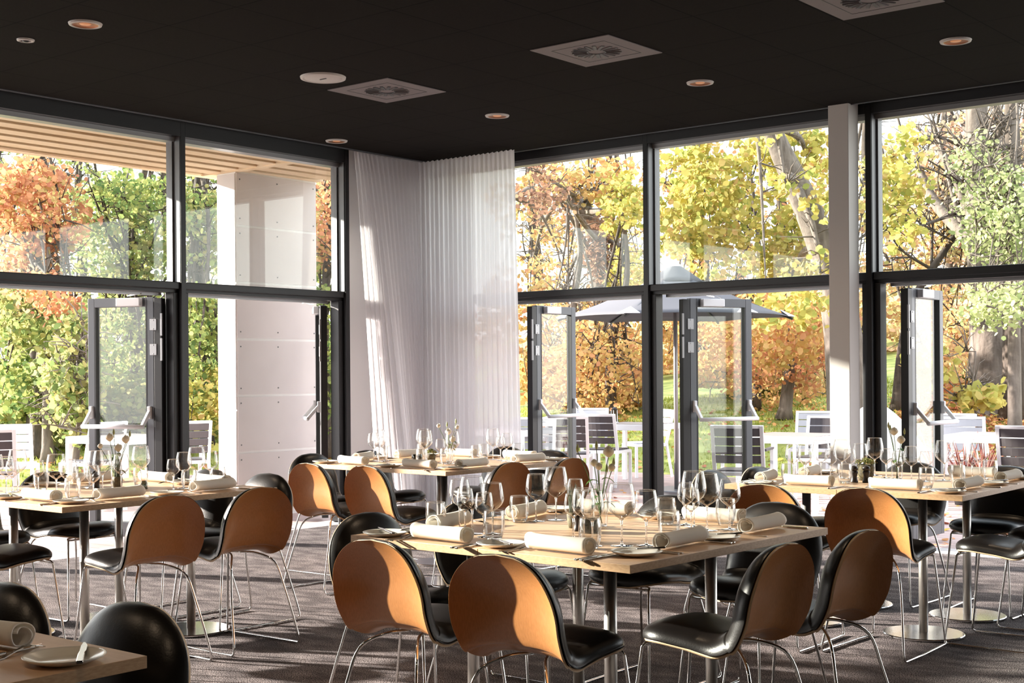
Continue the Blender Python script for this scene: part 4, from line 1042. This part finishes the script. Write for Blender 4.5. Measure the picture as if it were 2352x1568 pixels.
tag(leaf_mesh('fallen_leaves', np.vstack([p1, p2]), .075, FALL, None, up=2.5, seed=5), 'red and yellow fallen leaves scattered on the lawn and bank', 'leaves', kind='stuff')
p3 = scatter(520, 1180, 2400, 9.6, 15.5, lambda x, y: .4 < y < 5.5 and x > -6, .0); p3[:, 2] = -.022
tag(leaf_mesh('fallen_leaves', p3, .06, FALL, None, up=5, seed=6), 'fallen leaves blown over the terrace boards', 'leaves', kind='stuff')

# boulder
t_ = thing('boulder', 'big pale pointed boulder on the lawn behind the white column', 'boulder', (*at(2003, 16)[:2], gh(*at(2003, 16)[:2])))
rs2 = np.random.RandomState(8); MBb = MB(); P = []
for i in range(15):
    v = i/14; row = []
    for j in range(25):
        a = 2*PI*j/24; rr = (1-v)**.62*(1+.10*math.sin(3*a+1)+.07*math.sin(5*a+4*v)); row.append(((.80*rr*math.cos(a)+.02*v)*RGT[0]+.6*rr*math.sin(a)*FWD[0], (.80*rr*math.cos(a)+.02*v)*RGT[1]+.6*rr*math.sin(a)*FWD[1], -.1+1.12*v**.9))
    P.append(row)
MBb.grid(P); MBb.build('stone', STONE, t_, smooth=True)
t_ = thing('fallen_branch', 'long thin fallen branch lying on the leafy bank', 'branch', (*at(2240, 17.5)[:2], gh(*at(2240, 17.5)[:2])+.06))
MB().tube(cr([(-.50*RGT[0], -.50*RGT[1], -.06), (-.2*RGT[0], -.2*RGT[1], .0), (.1*RGT[0], .1*RGT[1], .05), (.30*RGT[0], .30*RGT[1], .03)], 5), [.018]*16, 6).build('wood', BARK, t_, smooth=True)
for px, D, lb in ((2215, 13.6, 'red spiky cordyline plant behind the silver outdoor chair'), (2262, 13.4, 'red spiky plant leaning right beside the outdoor table'), (2150, 14, 'small red spiky plant between the two silver outdoor chairs')):
    b0 = at(px, D); t_ = thing('cordyline', lb, 'plant', (b0[0], b0[1], gh(b0[0], b0[1]) if b0[1] > 5.6 else -.03), 0, 'red spiky plants on the terrace'); rnd = random.Random(px); lf = MB()
    MB().lathe([(.0005, .0), (.10, .0), (.13, .2), (.12, .2), (.0005, .18)], 20).build('planter', BLACK, t_, smooth=True)
    for k in range(20):
        a = rnd.uniform(0, 6.28); L = rnd.uniform(.35, .62); tl_ = rnd.uniform(.1, .8); dx, dy = math.cos(a)*math.sin(tl_)*L, math.sin(a)*math.sin(tl_)*L; h = .18+L*math.cos(tl_)
        lf.tube([(0, 0, .17), (dx*.5, dy*.5, .17+(h-.17)*.58), (dx, dy, h)], [.010, .010, .001], 4)
    lf.build('spiky_leaves', CORDY, t_)

# ------------------------------------------------------------------ parasol
ux, uy = at(1552, 15)[:2]
t_ = thing('parasol', 'dark grey parasol with white tips standing open on the terrace', 'parasol', (ux, uy, -.03))
HR, HP, RR = 1.96, 2.50, 1.32
def hexp(k, r): a = 2*PI*k/6; u = r*math.cos(a); f = r*math.sin(a); return u*RGT[0]+f*FWD[0], u*RGT[1]+f*FWD[1]
mb = MB(); P = []
for i in range(9):
    v = i/8; row = []
    for j in range(61):
        q = j/10; k = int(q) % 6; f = q-int(q); a_ = hexp(k, 1); b_ = hexp(k+1, 1); r = .13+(RR-.13)*v
        x, y = (a_[0]*(1-f)+b_[0]*f)*r, (a_[1]*(1-f)+b_[1]*f)*r; sag = .05*math.sin(PI*f)*v
        row.append((x, y, HP-.03-(HP-.03-HR)*v**.93-.03*math.sin(v*PI)+sag*.3))
    P.append(row)
mb.grid(P); mb.build('canopy', PARASOL, t_, smooth=True, solid=.004)
mb = MB(); P = []
for i in range(5):
    v = i/4; row = []
    for j in range(61):
        q = j/10; k = int(q) % 6; f = q-int(q); a_ = hexp(k, 1); b_ = hexp(k+1, 1); r = .015+.34*v; row.append(((a_[0]*(1-f)+b_[0]*f)*r, (a_[1]*(1-f)+b_[1]*f)*r, HP+.075-.235*v+.02*math.sin(PI*f)*v))
    P.append(row)
mb.grid(P); mb.build('vent_cap', PARASOL, t_, smooth=True, solid=.004)
MB().lathe([(.075, HP+.035), (.04, HP+.075), (.0005, HP+.115)], 16).build('white_tip', PARASOLW, t_, smooth=True)
for k in range(6):
    a_ = hexp(k, RR); MB().bar((0, 0, HP-.06), (a_[0]*.99, a_[1]*.99, HR-.02), .02, .02).build('rib', BLACK, t_)
    mb = MB(); b1 = hexp(k, RR+.01); l_, r_ = hexp(k-1, RR), hexp(k+1, RR); c_ = (b1[0]*.86, b1[1]*.86)
    mb.add([(b1[0], b1[1], HR+.012), (b1[0]*.87+l_[0]*.12, b1[1]*.87+l_[1]*.12, HR+.012), (b1[0]*.88, b1[1]*.88, HR+.085), (b1[0]*.87+r_[0]*.12, b1[1]*.87+r_[1]*.12, HR+.012)], [(0, 1, 2, 3)]); mb.build('corner_pocket', PARASOLW, t_, solid=.006)
MB().tube([(0, 0, .05), (0, 0, HP)], .024, 12).build('pole', mat('parasol_pole', (.28, .27, .27), .4, metal=.5), t_, smooth=True)
MB().box(-.3, .3, -.3, .3, 0, .06).build('foot_slab', GREYF, t_, bevel=.01)


# ------------------------------------------------------------------ terrace furniture
def out_chair(label, px, D, rz, slat=SLAT, arms=False, white=WHITEM, s=1., z=-.03):
    b0 = at(px, D); t_ = thing('terrace_chair', label, 'outdoor chair', (b0[0], b0[1], z if b0[1] < 5.6 and b0[0] > -6.2 else gh(b0[0], b0[1])), rz, 'white framed terrace chairs'); t_.scale = (s, s, s)
    for sx in (-1, 1):
        MB().bar((sx*.225, .20, 0), (sx*.225, .20, .43), .035, .035).build('leg', white, t_, bevel=.004)
        mb = MB(); mb.bar((sx*.225, -.30, 0), (sx*.225, -.22, .44), .035, .03, (0, 1, 0)).bar((sx*.225, -.22, .44), (sx*.225, -.33, .87), .035, .03, (0, 1, 0)); mb.build('leg', white, t_, bevel=.004)
        if arms: MB().bar((sx*.235, -.24, .64), (sx*.235, .20, .64), .04, .02).build('armrest', SLAT, t_); MB().bar((sx*.235, .19, .43), (sx*.235, .19, .63), .03, .03).build('arm_post', white, t_)
    MB().box(-.225, .225, .185, .215, .40, .435).box(-.225, .225, -.235, -.205, .40, .435).box(-.24, -.21, -.21, .19, .40, .435).box(.21, .24, -.21, .19, .40, .435).build('seat_frame', white, t_, bevel=.003)
    q = MB()
    for k in range(5): q.box(-.215, .215, -.19+k*.078, -.122+k*.078, .437, .452)
    q.build('seat_slats', slat, t_, bevel=.003)
    for k in range(4):
        z0 = .52+k*.083; y0 = -.22-(z0-.44)*.256
        P = [[(x, y0-.035*(1-(x/.21)**2)-dz*.256+dy, z0+dz) for x in np.linspace(-.21, .21, 9)] for dz, dy in ((0, 0), (.072, 0))]
        MB().grid(P).build('back_slat', slat, t_, solid=.014)
    P = [[(x, -.22-.40*.256-.035*(1-(x/.21)**2)-dz*.256, .845+dz) for x in np.linspace(-.21, .21, 9)] for dz in (0, .025)]
    MB().grid(P).build('top_rail', white, t_, solid=.02)
    return t_


def out_table(label, px, D, rz, w_=.8, d_=.8, h=.73):
    b0 = at(px, D); t_ = thing('terrace_table', label, 'outdoor table', (b0[0], b0[1], -.03 if b0[1] < 5.6 and b0[0] > -6.2 else gh(b0[0], b0[1])), rz, 'white framed terrace tables')
    MB().box(-w_/2, w_/2, -d_/2, -d_/2+.03, h-.07, h).box(-w_/2, w_/2, d_/2-.03, d_/2, h-.07, h).box(-w_/2, -w_/2+.03, -d_/2+.03, d_/2-.03, h-.07, h).box(w_/2-.03, w_/2, -d_/2+.03, d_/2-.03, h-.07, h).build('apron', WHITEM, t_, bevel=.003)
    q = MB(); n_ = 8; st = (d_-.07)/n_
    for k in range(n_): q.box(-w_/2+.032, w_/2-.032, -d_/2+.035+k*st, -d_/2+.031+(k+1)*st-.006, h-.012, h+.004)
    q.build('top_slats', mat('table_slats', (.26, .22, .21), .45), t_)
    for sx in (-1, 1):
        for sy in (-1, 1): MB().box(sx*(w_/2-.025)-.025, sx*(w_/2-.025)+.025, sy*(d_/2-.025)-.025, sy*(d_/2-.025)+.025, 0, h-.07).build('leg', WHITEM, t_, bevel=.003)


A = math.atan2(FWD[1], FWD[0])-PI/2     # facing away from the camera
out_chair('white terrace chair with charcoal slats, back towards us, beside the first door leaf', 1308, 15.4, A-.15)
out_chair('white terrace chair with charcoal slats in the middle of the opening under the parasol', 1392, 16.2, A-.45)
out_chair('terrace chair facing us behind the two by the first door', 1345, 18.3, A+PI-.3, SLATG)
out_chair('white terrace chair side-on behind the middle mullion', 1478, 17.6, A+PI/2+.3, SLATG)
out_chair('white terrace chair with dark slats close outside the door in the middle bay', 1706, 12.6, A-.35, SLAT, True)
out_chair('dark slatted terrace chair facing us, partly behind the white column', 1885, 14.4, A+PI-.5, SLAT, True)
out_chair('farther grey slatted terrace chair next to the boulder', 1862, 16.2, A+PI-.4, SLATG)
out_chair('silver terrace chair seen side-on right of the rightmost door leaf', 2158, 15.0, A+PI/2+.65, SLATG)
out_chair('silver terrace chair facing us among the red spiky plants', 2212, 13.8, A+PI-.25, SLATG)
out_chair('terrace chair with black slats cut by the right edge of the photo', 2368, 12.0, A-.55, SLAT, True)
out_chair('white terrace chair left of the open door leaf on the left', 205, 14.6, A+.95, SLAT)
out_chair('terrace chair with dark slats visible just right of the left mullion', 420, 14.8, A+.45, SLAT, True)
out_chair('all white terrace chair catching the sun at the left edge', 28, 14.2, A+.2, WHITEM)
out_chair('terrace chair with brown slats cut by the left edge of the photo', -22, 12.8, A+.3, SLAT)
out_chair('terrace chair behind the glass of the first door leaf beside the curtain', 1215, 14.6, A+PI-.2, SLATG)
out_table('white terrace table between the chairs under the parasol', 1462, 16.6, PSI*0+.1, .8, .8)
out_table('white terrace table with grey slats in front of the boulder', 1822, 13.4, .05, .85, .85)
out_table('white terrace table at the right edge beside the black chair', 2290, 13.2, .1, .85, .85)
out_table('white terrace table behind the glass of the left door leaf', 285, 14.2, .1, .9, .8)
out_table('white terrace table behind the first door leaf beside the curtain', 1175, 15.3, .1, .8, .8)
t_ = thing('lantern', 'small white wire lantern standing on the terrace table under the parasol', 'lantern', (*at(1411, 16.7)[:2], .705))
MB().lathe([(.0005, 0), (.05, 0), (.05, .012), (.0005, .012)], 16).build('base', WHITEM, t_, smooth=True)
for k in range(5): a = k*2*PI/5; MB().tube([(.045*math.cos(a), .045*math.sin(a), .012), (.04*math.cos(a), .04*math.sin(a), .16)], .004, 5).build('wire', WHITEM, t_)
MB().lathe([(.03, .16), (.045, .16), (.02, .19), (.0005, .2)], 12).build('cap', BLACK, t_, smooth=True)
